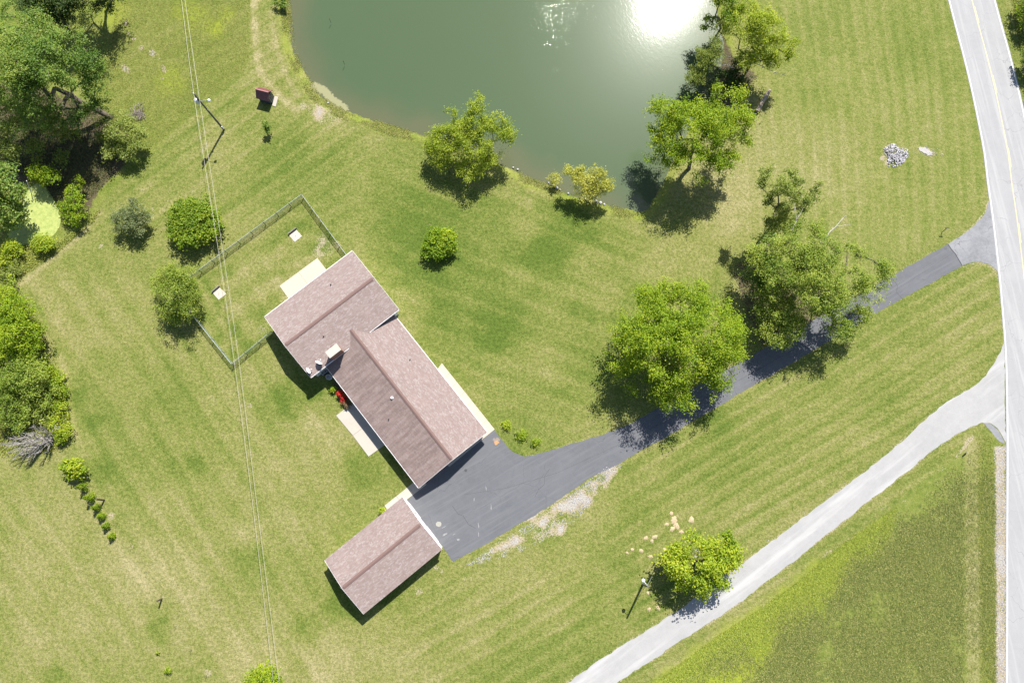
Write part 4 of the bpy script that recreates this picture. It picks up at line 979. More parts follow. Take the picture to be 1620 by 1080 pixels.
for (px, py, r), lab in [((868, 289, 0.14), 'smallest of the pale rocks left of the straw bush in the pond edge'), ((874, 293, 0.2), 'pale rock just left of the straw bush in the pond edge'), ((881, 297, 0.26), 'largest pale rock at the foot of the straw bush in the pond edge'),
        ((886, 300, 0.16), 'small pale rock right beside the foot of the straw bush'), ((899, 306, 0.2), 'pale rock on the shore halfway between the straw bush and the small sparse willow'), ((943, 318, 0.24), 'pale rock touching the foot of the small sparse willow'),
        ((950, 321, 0.3), 'biggest pale rock right of the small sparse willow'), ((956, 323, 0.18), 'small pale rock farthest right of the small sparse willow'), ((812, 265, 0.16), 'small pale rock on the shore right of the big bank willow'),
        ((819, 268, 0.2), 'pale rock on the shore, second to the right of the big bank willow'), ((519, 163, 0.16), 'small pale rock above the bare earth patch at the pond corner'), ((478, 127, 0.2), 'pale rock on the left shore of the pond level with the small shed')]:
    m = MB(); rock_bm(m, (0, 0, 0), r, rnd); o = m.build('shore_rock', m_stone); o.location = G(px, py, -0.2); tag(o, lab, 'rock', 'rocks along the pond edge')
lg = MB(); a, b = G(1196.5, 178), G(1216.5, 144); lz = Vector((0, 0, 0.3))
lg = empty('log', a); tag(lg, 'thick pale fallen log right of the pond trees', 'log')
m_log = mat_plain('pale bark', (0.25, 0.205, 0.155), 0.9, var=0.3, sc=5)
MB().tube([Vector((0, 0, 0.25)), (b-a)*0.5+Vector((0, 0.05, 0.3)), (b-a)*0.97+Vector((0, 0, 0.36))], [0.36, 0.32, 0.29], 12).build('trunk', m_log, lg)
MB().lathe((b-a)*0.97+Vector((0, 0, 0.36)), [(0.26, 0), (0.2, 0.12), (0.05, 0.03)], 9, (b-a).to_track_quat('Z', 'Y').to_matrix()).build('cut_end', mat_plain('fresh wood', (0.5, 0.36, 0.26), 0.8), lg)

# ================================================================== trees and plants
m_bark = mat_plain('grey brown bark', (0.11, 0.09, 0.07), 0.9, var=0.3, sc=4)
m_barkl = mat_plain('pale dead bark', (0.46, 0.42, 0.38), 0.9, var=0.2, sc=4)
LEAF = {
 'bright': mat_leaf('bright leaves', (0.036, 0.090, 0.006), (0.150, 0.225, 0.012), (0.27, 0.31, 0.024)),
 'green': mat_leaf('green leaves', (0.036, 0.085, 0.009), (0.130, 0.200, 0.016), (0.23, 0.265, 0.03)),
 'deep': mat_leaf('deep green leaves', (0.034, 0.078, 0.016), (0.115, 0.185, 0.036), (0.22, 0.26, 0.06)),
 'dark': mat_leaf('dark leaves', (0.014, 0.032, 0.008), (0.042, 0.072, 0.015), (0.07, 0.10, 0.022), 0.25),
 'yellow': mat_leaf('yellow green leaves', (0.095, 0.145, 0.012), (0.215, 0.27, 0.026), (0.31, 0.34, 0.05)),
 'olive': mat_leaf('olive leaves', (0.065, 0.102, 0.020), (0.165, 0.208, 0.044), (0.25, 0.275, 0.08)),
 'straw': mat_leaf('pale yellow leaves', (0.17, 0.18, 0.030), (0.31, 0.315, 0.065), (0.40, 0.39, 0.11)),
 'grey': mat_leaf('grey green leaves', (0.06, 0.082, 0.034), (0.125, 0.155, 0.068), (0.20, 0.22, 0.12)),
 'lime': mat_leaf('lime leaves', (0.075, 0.135, 0.010), (0.185, 0.255, 0.018), (0.30, 0.325, 0.03)),
 'birch': mat_leaf('soft green leaves', (0.050, 0.098, 0.013), (0.165, 0.222, 0.034), (0.26, 0.29, 0.06)),
 'red': mat_leaf('azalea flowers', (0.16, 0.010, 0.010), (0.40, 0.022, 0.030), (0.46, 0.10, 0.03)),
 'brown': mat_leaf('brown leaves', (0.05, 0.035, 0.018), (0.12, 0.085, 0.045), (0.17, 0.12, 0.06), 0.15),
 'gold': mat_leaf('gold leaves', (0.16, 0.17, 0.012), (0.30, 0.29, 0.02), (0.42, 0.38, 0.03)),
}
def leaf_quads(P, Nn, ln, wd, rs):
    n = len(P); t = rs.normal(size=(n, 3)); t -= Nn*(t*Nn).sum(1, keepdims=True); t /= np.linalg.norm(t, axis=1, keepdims=True)+1e-9
    b = np.cross(Nn, t); L = (ln*rs.uniform(0.65, 1.3, n))[:, None]; Wd = (wd*rs.uniform(0.7, 1.25, n))[:, None]
    fold = Nn*Wd*0.25
    return np.stack([P-t*L, P+b*Wd+fold, P+t*L, P-b*Wd+fold], 1)
def crown_mesh(name, cl, cr, nl, ln, wd, rs, flat=0.7, up=0.75, tone_sd=0.22, ltone=0.0):
    """cl (n,3) clump centres, cr radii, nl leaves per clump"""
    idx = np.repeat(np.arange(len(cl)), nl); n = len(idx)
    d = rs.normal(size=(n, 3)); d[:, 2] = np.where(d[:, 2] < -0.4, -d[:, 2], d[:, 2])
    ax = rs.normal(size=(len(cl), 3)); ax[:, 2] *= 0.4; ax /= np.linalg.norm(ax, axis=1, keepdims=True); ax = ax[idx]      # leaf sprays are longer one way
    g = d*0.52; g = g+ax*((g*ax).sum(1, keepdims=True)*0.75)
    P = cl[idx]+g*cr[idx][:, None]*np.array([1, 1, flat])
    d = d/(np.linalg.norm(d, axis=1, keepdims=True)+1e-6)
    Nn = d*0.55+rs.normal(size=(n, 3))*0.55+np.array([0.05, 0.15, up*0.78]); Nn /= np.linalg.norm(Nn, axis=1, keepdims=True)
    me = quads_mesh(name, leaf_quads(P, Nn, ln, wd, rs))
    tone = np.clip(0.5+ltone+rs.normal(size=len(cl))*tone_sd, 0, 1)[idx]
    at = me.attributes.new('tone', 'FLOAT', 'FACE'); at.data.foreach_set('value', np.clip(tone+rs.normal(size=n)*0.05, 0, 1).astype(np.float32))
    return me
def limbs_mesh(base, cl, r0, rs, top=None, lean_pts=None, min_r=0.014, stems=1):
    """trunk and limbs: each clump hangs on the nearest earlier wood"""
    c = cl.mean(0); top = c*np.array([1, 1, 0])+np.array([0, 0, base[2]+(c[2]-base[2])*0.62]) if top is None else top
    nodes = [np.array(base)]; par = [-1]
    for s in range(stems):
        off = rs.normal(size=3)*np.array([1, 1, 0])*(0.0 if stems == 1 else 0.35*np.linalg.norm(cl.std(0)))
        p0 = 0
        for k in range(1, 5):
            t = k/4; w = rs.normal(size=3)*np.array([0.12, 0.12, 0.0])*(k < 4)
            nodes.append(np.array(base)*(1-t)+(top+off)*t+w); par.append(p0); p0 = len(nodes)-1
    order = np.argsort(np.linalg.norm(cl-top, axis=1))
    for i in order:
        A = np.array(nodes); v = cl[i]-A; d = np.linalg.norm(v, axis=1)
        cost = d+np.maximum(0, A[:, 2]-cl[i][2]+0.2)*1.6; cost[0] += 2
        j = int(np.argmin(cost)); p = A[j]; L = d[j]; prev = j; k = max(1, int(L/1.1))
        for q in range(1, k+1):
            t = q/k; nodes.append(p+(cl[i]-p)*t+np.array([0, 0, 0.10*L*math.sin(PI*t)])+rs.normal(size=3)*0.05*(q < k)); par.append(prev); prev = len(nodes)-1
    A = np.array(nodes); n = len(A); cnt = np.zeros(n)
    kids = np.zeros(n)
    for i in range(1, n): kids[par[i]] += 1
    for i in range(n-1, 0, -1):
        if kids[i] == 0: cnt[i] += 1
        cnt[par[i]] += cnt[i]
    tot = max(cnt[0], 1); rad = np.maximum(min_r, r0*(cnt/tot)**0.46)
    i = np.arange(1, n); p = np.array(par)[1:]; a = A[p]; b = A[i]; ra = np.minimum(rad[p], rad[i]*1.5); rb = rad[i]
    d = b-a; L = np.linalg.norm(d, axis=1, keepdims=True)+1e-6; d = d/L
    u = np.where(np.abs(d[:, 2:3]) < 0.9, np.array([[0, 0, 1.0]]), np.array([[1.0, 0, 0]])); s = np.cross(d, u); s /= np.linalg.norm(s, axis=1, keepdims=True); t = np.cross(s, d)
    K = 6; ang = np.arange(K)*2*PI/K; rings = []
    for cc, rr in ((a, ra), (b, rb)):
        rings.append(cc[:, None]+(s[:, None]*np.cos(ang)[None, :, None]+t[:, None]*np.sin(ang)[None, :, None])*rr[:, None, None])
    V = np.concatenate(rings, 1).reshape(-1, 3); m = len(a); q = (np.arange(m)*2*K)[:, None]; k = np.arange(K)[None]; k2 = (k+1) % K
    return grid_mesh('limbs', V, np.stack([q+k, q+k2, q+K+k2, q+K+k], 2).reshape(-1, 4))
rootd = {}
def plant(name, label, cat, base_px, lobes, leaf, seed, dens=1.0, ln=0.13, wd=0.075, clump=0.7, r0=0.22, bark=None, group=None, stems=1, base_z=None, wood='trunk', fol='crown', limbs=True, shell=0.45, flat=0.7, up=0.75, dead=0, per=34, fill=1.0):
    rs = np.random.RandomState(seed); b = np.array(G(*base_px)); b[2] = ground_z(b[0], b[1]) if base_z is None else base_z
    cl = []; cr = []
    for lb in lobes:
        px, py, rp, z = lb[:4]; c = np.array(G(px, py, z)); R = rp*(H-z)/F*1.22; vz = min(R*0.75, max(0.25, z*0.55)) if len(lb) < 5 else lb[4]
        c[2] = max(c[2], b[2]+vz*0.6)
        k = clump*min(1, 0.35+R/3.0); n = max(4, int(3.3*fill*(R/k)**2))
        d = rs.normal(size=(n, 3)); d /= np.linalg.norm(d, axis=1, keepdims=True); d[:, 2] = np.where(rs.rand(n) < 0.7, np.abs(d[:, 2]), d[:, 2])
        r = (shell+(1-shell)*rs.rand(n)**0.6)*(1+0.15*rs.normal(size=n)+0.28*(rs.rand(n) < 0.10))
        q = c+d*r[:, None]*np.array([max(R-0.4*k, 0.3*R), max(R-0.4*k, 0.3*R), vz]); q[:, 2] = np.maximum(q[:, 2], b[2]+0.15)
        cl.append(q); cr.append(k*rs.uniform(0.6, 1.2, n))
    lobe = np.repeat(np.arange(len(cl)), [len(c_) for c_ in cl]); cl = np.concatenate(cl); cr = np.concatenate(cr)
    if len(cl) > 90 and fill < 1.5:                              # hollows between the boughs
        ctr = cl.mean(0); Rm = np.percentile(np.linalg.norm((cl-ctr)[:, :2], axis=1), 85); keep = np.ones(len(cl), bool)
        for _ in range(int(8+len(cl)/58)):
            c0_ = cl[rs.randint(len(cl))]; c0_ = c0_+np.array([0, 0, rs.uniform(0, 0.8)]); rr_ = Rm*rs.uniform(0.09, 0.225)
            dd_ = (cl-c0_)*np.array([1, 1, 0.55]); keep &= np.linalg.norm(dd_, axis=1) > rr_
        if keep.sum() > 0.5*len(cl): cl, cr, lobe = cl[keep], cr[keep], lobe[keep]
    ltone = rs.normal(size=len(lobes))[lobe]*0.17
    nl = np.maximum(6, (dens*per*(cr/0.6)**2*(0.17*0.10)/(ln*wd))).astype(int)
    root = empty(name, b); tag(root, label, cat, group); sh = b
    me = crown_mesh(fol, cl-sh, cr, nl, ln, wd, rs, flat, up, 0.2, ltone); o = link(fol, me, LEAF[leaf], root)
    if limbs:
        o = link(wood, limbs_mesh(b-sh-np.array([0, 0, 0.15]), cl-sh, r0, rs, stems=stems), bark or m_bark, root)
    return root
def dead_branch(root, px0, z0, px1, z1, r, seed, twigs=9, spread=0.55, name='dead_branch', mat=None, wob=0.12):
    rs = np.random.RandomState(seed); o = root.location; a = np.array(G(*px0, z0)-o); b = np.array(G(*px1, z1)-o); L = np.linalg.norm(b-a); m = MB()
    P = [a+(b-a)*t+rs.normal(size=3)*wob*L*0.12*(0 < t < 1) for t in np.linspace(0, 1, 6)]
    m.tube([Vector(p) for p in P], list(np.linspace(r, r*0.25, 6)), 6)
    for k in range(twigs):
        t = rs.uniform(0.3, 0.97); p = P[int(t*5)]+(P[min(5, int(t*5)+1)]-P[int(t*5)])*(t*5-int(t*5)); d = (b-a)/L+rs.normal(size=3)*spread; d /= np.linalg.norm(d); l = L*rs.uniform(0.12, 0.32)*(1.2-t*0.6)
        m.tube([Vector(p), Vector(p+d*l*0.5+rs.normal(size=3)*0.05), Vector(p+d*l)], [r*0.32, r*0.22, r*0.08], 4)
    return m.build(name, mat or m_barkl, root)

# ---- pond side
plant('willow_tree', 'yellow green multi stemmed willow on the pond bank above the small round shrub', 'tree', (752, 258), [(698, 226, 24, 3.4), (735, 225, 26, 4.6), (762, 228, 26, 4.6), (795, 213, 18, 5.0), (716, 198, 13, 5.6), (752, 186, 17, 6.8), (786, 190, 12, 6.4), (755, 166, 11, 7.6), (715, 180, 8, 6.6), (742, 205, 15, 6.0), (770, 205, 14, 6.0), (700, 252, 15, 2.4), (745, 262, 22, 2.8), (775, 250, 14, 3.0), (680, 235, 10, 2.6)], 'yellow', 1, dens=1.25, ln=0.13, wd=0.06, clump=0.62, r0=0.16, stems=3, up=0.5)
plant('willow_tree', 'small sparse straw yellow willow at the water edge', 'tree', (934, 322), [(930, 294, 19, 2.8), (950, 286, 16, 3.6), (914, 281, 11, 3.8), (900, 272, 9, 4.3), (918, 268, 6, 4.6), (945, 264, 8, 4.8), (962, 297, 8, 3.2), (940, 305, 13, 2.2), (948, 275, 8, 4.2)], 'straw', 2, dens=1.15, ln=0.12, wd=0.055, clump=0.5, r0=0.1, stems=3, up=0.4)
plant('bush', 'little straw coloured bush standing in the pond edge', 'bush', (880, 293), [(878, 284, 9, 1.1)], 'straw', 3, ln=0.12, wd=0.05, clump=0.4, r0=0.03)
t4 = plant('broadleaf_tree', 'big fresh green tree whose shadow falls across the pond corner', 'tree', (1090, 268), [(1050, 176, 22, 8), (1083, 190, 28, 9), (1072, 228, 26, 7.6), (1108, 240, 30, 8), (1128, 200, 30, 10), (1148, 163, 15, 11), (1134, 141, 8, 12), (1174, 150, 11, 10), (1172, 192, 20, 9), (1192, 190, 11, 8), (1110, 272, 17, 6), (1042, 226, 13, 6.5), (1050, 250, 15, 5.6), (1027, 258, 9, 5), (1146, 262, 14, 6), (1100, 205, 22, 10), (1030, 206, 7, 6.5), (1178, 225, 10, 7), (1062, 204, 20, 7.4), (1088, 216, 22, 8.4), (1120, 224, 22, 8.6), (1076, 252, 18, 6.4), (1130, 176, 18, 10), (1156, 206, 18, 8.4), (1158, 240, 15, 6.4), (1128, 258, 16, 6), (1105, 180, 18, 9.6)], 'bright', 4, dens=1.15, ln=0.13, wd=0.072, clump=0.72, r0=0.3)
dead_branch(t4, (1090, 245), 4, (1024, 262), 4.6, 0.06, 3)
plant('broadleaf_tree', 'dark green tree leaning over the glinting water at the top edge', 'tree', (1142, 42), [(1142, 4, 18, 7), (1126, 36, 11, 5), (1152, 30, 17, 7), (1166, 6, 14, 8), (1118, 30, 6, 4.5), (1150, -20, 20, 8), (1112, 45, 6, 4)], 'green', 5, dens=0.95, clump=0.6, r0=0.18)
yw = plant('willow_tree', 'broad yellow green willow behind the dark pond bank', 'tree', (1190, 95), [(1176, 36, 25, 7), (1205, 36, 23, 8), (1230, 50, 16, 8), (1235, 74, 17, 7), (1206, 75, 20, 6), (1182, 95, 16, 5), (1258, 70, 8, 7), (1218, 98, 14, 5), (1190, 60, 18, 7), (1245, 88, 9, 6)], 'yellow', 6, dens=1.2, ln=0.13, wd=0.065, clump=0.62, r0=0.22, stems=2, up=0.5)
dead_branch(yw, (1192, 100), 3.5, (1240, 119), 3.2, 0.08, 5, 7); dead_branch(yw, (1205, 108), 3.0, (1233, 93), 4.2, 0.06, 6, 6)
ow = plant('willow_tree', 'olive willow drooping over the water below the dark tree', 'tree', (1148, 112), [(1122, 76, 16, 5), (1136, 60, 15, 6), (1110, 85, 10, 4), (1102, 118, 14, 3), (1117, 104, 12, 4), (1095, 126, 11, 2.3), (1132, 92, 13, 4.5), (1140, 45, 10, 6)], 'olive', 7, dens=1.1, ln=0.14, wd=0.05, clump=0.55, r0=0.16, stems=2, up=0.4)
dead_branch(ow, (1162, 108), 2.0, (1138, 100), 3.0, 0.1, 8, 6); dead_branch(ow, (1165, 92), 2.0, (1140, 88), 3.6, 0.09, 9, 6)
dead_branch(ow, (1173, 122), 0.8, (1179, 108), 1.6, 0.13, 10, 2)
plant('bush', 'dark low thicket on the shaded bank between the pond trees', 'bush', (1152, 128), [(1120, 78, 10, 1.5), (1150, 122, 20, 1.2), (1168, 135, 16, 1.0), (1135, 140, 14, 1.0), (1182, 122, 11, 1.0), (1168, 105, 14, 1.6)], 'dark', 8, dens=0.8, clump=0.6, r0=0.05)

# ---- trees along the drive
t6 = plant('broadleaf_tree', 'huge round light green tree with pale twigs overhanging the driveway', 'tree', (1050, 560), [(1040, 497, 40, 6.4), (1096, 492, 40, 7), (1004, 555, 38, 5), (1060, 556, 50, 8.6), (1128, 540, 42, 7), (1070, 618, 30, 5), (1016, 604, 24, 3.6), (1122, 588, 32, 4.8), (1058, 462, 20, 5.6), (1030, 530, 40, 8), (1090, 530, 44, 9), (982, 575, 20, 3.8), (1150, 505, 20, 6), (1000, 510, 22, 5), (1048, 632, 16, 3.6), (1160, 560, 14, 5), (1095, 625, 18, 3.6), (1020, 470, 13, 5)], 'bright', 9, dens=1.0, ln=0.13, wd=0.072, clump=0.7, r0=0.42)
dead_branch(t6, (1062, 500), 8, (1032, 508), 8.6, 0.06, 12, 10); dead_branch(t6, (1100, 585), 6.5, (1120, 602), 5.0, 0.08, 13, 12); dead_branch(t6, (1040, 475), 6.5, (998, 463), 6.6, 0.05, 14, 8); dead_branch(t6, (1088, 548), 9, (1100, 566), 8, 0.05, 15, 6)
t5 = plant('broadleaf_tree', 'largest spreading olive green tree reaching over the driveway near the road', 'tree', (1256, 472), [(1240, 402, 26, 8), (1270, 396, 26, 9), (1302, 420, 34, 9.4), (1340, 440, 32, 8), (1382, 440, 22, 7), (1402, 430, 13, 7), (1350, 402, 15, 7), (1280, 450, 34, 9.2), (1312, 470, 32, 8), (1350, 480, 24, 6), (1330, 518, 19, 5), (1235, 440, 32, 7.6), (1195, 408, 17, 6), (1212, 420, 16, 6.4), (1262, 366, 15, 9), (1290, 366, 14, 8.5), (1372, 465, 18, 6), (1366, 500, 12, 5), (1300, 500, 18, 6), (1212, 450, 20, 5)], 'birch', 10, dens=1.0, ln=0.13, wd=0.07, clump=0.68, r0=0.4)
dead_branch(t5, (1298, 384), 8.2, (1337, 342), 10, 0.13, 16, 4, 0.4); dead_branch(t5, (1322, 358), 9.2, (1346, 356), 9.6, 0.05, 17, 4)
thn = plant('slender_tree', 'thin open olive tree at the top of the driveway group', 'tree', (1222, 352), [(1213, 284, 11, 10.6), (1232, 294, 15, 11), (1252, 305, 14, 10), (1248, 276, 9, 11), (1274, 314, 13, 9), (1226, 308, 11, 9), (1262, 334, 12, 8), (1245, 322, 12, 9), (1202, 290, 9, 10), (1285, 308, 11, 9), (1220, 272, 9, 11), (1240, 310, 14, 9.5), (1262, 290, 10, 10), (1234, 334, 13, 7.4), (1242, 354, 14, 6.4), (1222, 350, 10, 5), (1214, 318, 9, 8.4), (1296, 294, 6, 9.6), (1205, 272, 6, 10.6)], 'olive', 11, dens=0.9, fill=1.2, ln=0.16, wd=0.07, clump=0.6, r0=0.18)
dead_branch(thn, (1253, 364), 8, (1270, 330), 9.5, 0.09, 18, 4, 0.4); dead_branch(thn, (1260, 348), 8.6, (1256, 320), 10, 0.07, 19, 4)
plant('broadleaf_tree', 'lower bushy tree with pale tips between the two biggest driveway trees', 'tree', (1224, 520), [(1214, 492, 17, 4.6), (1240, 500, 22, 5.6), (1226, 524, 18, 4.6), (1254, 525, 16, 4.6), (1200, 522, 10, 3.2), (1240, 544, 10, 3.6), (1222, 476, 10, 4.6), (1265, 510, 10, 4.4)], 'birch', 12, dens=1.1, clump=0.65, r0=0.2)
plant('broadleaf_tree', 'dark green tree shaded at the left of the driveway group', 'tree', (1216, 385), [(1214, 346, 12, 4.6), (1216, 374, 17, 5), (1228, 395, 14, 4), (1200, 440, 18, 3.5), (1205, 465, 18, 3), (1232, 362, 12, 5)], 'deep', 13, dens=1.0, clump=0.65, r0=0.16)
t7 = plant('broadleaf_tree', 'compact yellow green tree with bare grey twigs beside the gravel lane', 'tree', (1100, 890), [(1065, 880, 18, 3.4), (1085, 890, 22, 4.8), (1110, 900, 25, 5.4), (1140, 884, 21, 4.4), (1156, 884, 13, 3.4), (1096, 846, 11, 4.2), (1124, 868, 19, 5.2), (1150, 852, 11, 4.4), (1076, 916, 15, 2.8), (1110, 926, 16, 2.6), (1140, 920, 11, 3), (1070, 868, 10, 3), (1152, 866, 12, 4), (1132, 906, 14, 4), (1066, 902, 12, 2.6)], 'lime', 14, dens=1.05, ln=0.17, wd=0.11, clump=0.62, r0=0.2)
dead_branch(t7, (1122, 888), 4.6, (1100, 868), 6.2, 0.07, 20, 16, 0.5); dead_branch(t7, (1130, 890), 4.6, (1140, 915), 5.0, 0.05, 21, 12); dead_branch(t7, (1118, 880), 5, (1098, 880), 6, 0.05, 22, 12); dead_branch(t7, (1124, 868), 5.4, (1126, 852), 5.8, 0.05, 23, 10)

# ---- lawn shrubs
rk = dict(shell=0.86, flat=0.55, ln=0.15, wd=0.10)
plant('round_shrub', 'large clipped round green shrub near the fence corner under the cables', 'shrub', (309, 357), [(307, 352, 32, 1.6, 1.5)], 'green', 15, dens=1.7, clump=0.5, r0=0.14, fill=1.6, **rk)
plant('round_shrub', 'small rounded bright shrub alone on the lawn right of the house wing', 'shrub', (697, 388), [(694, 386, 20, 1.2, 1.2), (702, 380, 15, 1.3, 1.1)], 'bright', 16, dens=1.7, clump=0.42, r0=0.1, fill=1.6, **rk)
plant('olive_shrub', 'loose grey green shrub left of the large round one', 'shrub', (210, 353), [(196, 346, 16, 2.2), (215, 336, 13, 2.6), (222, 358, 13, 1.8), (196, 362, 14, 1.6), (212, 318, 6, 3), (206, 350, 14, 2.6), (230, 345, 10, 1.8)], 'grey', 17, dens=0.85, ln=0.14, wd=0.06, clump=0.5, r0=0.08, stems=3)
plant('willow_tree', 'fine leaved green willow over the left corner of the fence', 'tree', (288, 476), [(268, 440, 18, 4), (295, 440, 17, 4), (254, 460, 14, 3.2), (280, 468, 26, 4.2), (308, 468, 14, 2.8), (264, 490, 13, 2.2), (300, 492, 14, 2.4), (282, 445, 16, 4.6), (246, 446, 8, 2.8), (310, 450, 10, 3.2), (280, 500, 12, 1.8)], 'birch', 18, dens=0.95, ln=0.15, wd=0.05, clump=0.6, r0=0.16, stems=2, up=0.35)
plant('sapling', 'tiny dark sapling below the small shed', 'sapling', (424, 213), [(420, 197, 5, 1.9), (424, 206, 6, 1.0)], 'deep', 19, dens=0.9, clump=0.32, r0=0.03, ln=0.12, wd=0.08)
plant('bush', 'small green bush cut by the top edge above the shed', 'bush', (445, 8), [(442, 3, 9, 0.9), (448, 10, 6, 0.7)], 'deep', 20, clump=0.4, r0=0.03)
plant('azalea', 'red flowering azalea against the shaded long side of the house', 'bush', (543, 630), [(539, 623, 4.6, 0.7), (544, 631, 4.2, 0.65)], 'red', 21, dens=1.6, ln=0.09, wd=0.07, clump=0.3, r0=0.02, limbs=False)
plant('bush', 'rusty brown low bush beside the red azalea', 'bush', (546, 637), [(546, 636, 5, 0.5), (549, 640, 5, 0.4)], 'brown', 22, dens=1.4, ln=0.09, wd=0.06, clump=0.3, limbs=False)
plant('bush', 'little green plant left of the red azalea', 'bush', (527, 617), [(527, 616, 4.5, 0.5)], 'bright', 23, dens=1.2, ln=0.1, wd=0.06, clump=0.3, limbs=False)
plant('bush', 'bright yellow bush tucked at the far side of the detached garage', 'bush', (606, 809), [(605, 808, 4.2, 0.6)], 'lime', 24, dens=1.2, ln=0.1, wd=0.07, clump=0.3, limbs=False)
for (px, py, r), lab, s in [((802, 672, 6.5), 'low pale green plant nearest the end of the side walk', 25), ((826, 687, 7.5), 'low pale green plant in the middle of three by the driveway', 26), ((848, 700, 6), 'low pale green plant closest to the driveway bend', 27)]:
    plant('low_plant', lab, 'plant', (px, py), [(px, py, r, 0.35, 0.3)], 'lime', s, dens=0.75, ln=0.13, wd=0.06, clump=0.35, limbs=False, group='low plants on the lawn by the driveway')
plant('bush', 'small yellow green bush near the bottom edge left', 'bush', (266, 1061), [(265, 1060, 4, 0.5)], 'lime', 28, clump=0.3, ln=0.1, wd=0.06, limbs=False)
plant('bush', 'very small pale seedling on the bottom left lawn', 'bush', (250, 1033), [(249.5, 1032, 2.5, 0.3)], 'birch', 29, clump=0.2, ln=0.08, wd=0.05, limbs=False)
plant('broadleaf_tree', 'bright green tree top cut by the bottom edge under the cables', 'tree', (425, 1078), [(414, 1076, 20, 2.4), (432, 1072, 12, 2.4), (418, 1090, 22, 2.6), (395, 1080, 10, 2)], 'bright', 30, dens=1.2, clump=0.55, r0=0.1)

# ---- left woods
bw = plant('broadleaf_tree', 'tall dense blue green tree with a visible leaning trunk at top left', 'tree', (176, 186), [(15, 50, 30, 10.5), (60, 60, 34, 12.4), (30, 100, 38, 12.6), (80, 100, 38, 13), (125, 72, 20, 11), (110, 118, 32, 11.4), (148, 110, 20, 9.4), (150, 138, 20, 8.4), (60, 148, 32, 9.4), (20, 150, 28, 8.4), (100, 160, 20, 6.6), (158, 162, 13, 5.6), (22, 20, 20, 9.4), (95, 75, 24, 12), (-20, 80, 35, 11), (130, 98, 22, 11), (40, 125, 30, 11), (62, 185, 26, 6.5), (115, 185, 20, 5.4), (22, 185, 26, 6.5), (90, 135, 30, 10.5), (140, 176, 12, 4.6), (0, 115, 30, 10)], 'deep', 31, dens=0.95, ln=0.145, wd=0.08, clump=0.7, r0=0.42)
plant('olive_shrub', 'rounded olive shrub with pale twigs beside the brush pile', 'shrub', (200, 232), [(190, 206, 22, 3.2), (210, 216, 19, 2.8), (220, 228, 12, 2.4), (186, 236, 18, 2), (166, 216, 11, 2.2), (206, 240, 14, 1.7), (228, 215, 7, 2.2), (200, 195, 12, 3)], 'olive', 32, dens=1.05, ln=0.14, wd=0.07, clump=0.55, r0=0.1, stems=3)
plant('dark_tree', 'dark round tree cut by the top edge left of the meadow', 'tree', (108, 52), [(58, 14, 22, 7), (88, 14, 24, 6.4), (75, -14, 28, 8), (112, -5, 20, 7), (46, 4, 14, 6), (112, 18, 15, 5), (78, 32, 14, 5), (100, 30, 13, 4.4)], 'dark', 33, dens=1.1, clump=0.7, r0=0.25)
plant('broadleaf_tree', 'mostly hidden tree above the top edge that shades the meadow', 'tree', (176, 0), [(110, -70, 30, 10), (140, -50, 28, 10.4), (128, -30, 20, 8), (165, 4, 14, 4.4), (150, -30, 20, 7), (90, -95, 30, 10), (158, 12, 12, 3.6), (186, 2, 12, 3.4), (175, -25, 20, 7), (130, 5, 12, 5), (178, 14, 8, 3)], 'dark', 34, dens=0.6, clump=0.75, r0=0.25)
plant('olive_shrub', 'sparse olive brown scrub in the dark wood floor', 'shrub', (62, 232), [(30, 205, 22, 4.4), (20, 236, 20, 3.4), (60, 232, 14, 2.4), (92, 205, 18, 3.4), (112, 224, 14, 2.2), (5, 215, 18, 4), (45, 185, 20, 4.6), (80, 190, 18, 4.5), (130, 205, 12, 2.6), (150, 195, 10, 2.4), (60, 260, 10, 1.6), (100, 250, 12, 1.6), (40, 225, 14, 2.6)], 'olive', 35, dens=0.75, ln=0.15, wd=0.07, clump=0.6, r0=0.1, stems=4)
plant('broadleaf_tree', 'blue green tree at the left edge beside the duckweed pool', 'tree', (30, 345), [(10, 275, 18, 5), (26, 302, 16, 5), (8, 330, 20, 4), (30, 330, 10, 3.4), (2, 295, 18, 6), (-15, 310, 24, 6), (18, 358, 12, 2.4), (34, 345, 8, 2.4)], 'deep', 36, dens=1.1, ln=0.19, wd=0.12, clump=0.65, r0=0.2)
plant('bush', 'fresh green bush at the shaded top of the duckweed pool', 'bush', (82, 288), [(64, 274, 13, 2.6), (80, 278, 13, 2.4), (70, 286, 9, 1.8), (56, 280, 8, 2)], 'bright', 37, dens=0.95, clump=0.5, r0=0.08)
plant('bush', 'yellow green bush on the lawn side of the duckweed pool', 'bush', (118, 330), [(114, 302, 10, 2.2), (121, 322, 13, 2.2), (126, 336, 11, 1.8), (106, 332, 12, 1.6), (128, 290, 9, 2), (118, 348, 10, 1.2)], 'bright', 38, dens=0.95, clump=0.5, r0=0.08)
plant('bush', 'lime bush at the bottom shore of the duckweed pool', 'bush', (72, 390), [(70, 384, 14, 1.1), (80, 388, 8, 0.9), (58, 384, 8, 0.9)], 'lime', 39, dens=1.0, clump=0.42, r0=0.05)
plant('bush', 'yellow green bush at the left edge below the duckweed pool', 'bush', (18, 398), [(16, 392, 13, 1.5), (26, 398, 10, 1.2), (8, 410, 12, 1.2)], 'lime', 40, dens=0.9, clump=0.45, r0=0.05)
plant('bush', 'loose olive bush at the left edge above the bright green tree', 'bush', (14, 440), [(10, 432, 14, 1.0), (24, 424, 10, 0.8), (6, 415, 10, 0.9), (16, 452, 10, 0.8)], 'olive', 41, dens=0.7, clump=0.45, r0=0.05)
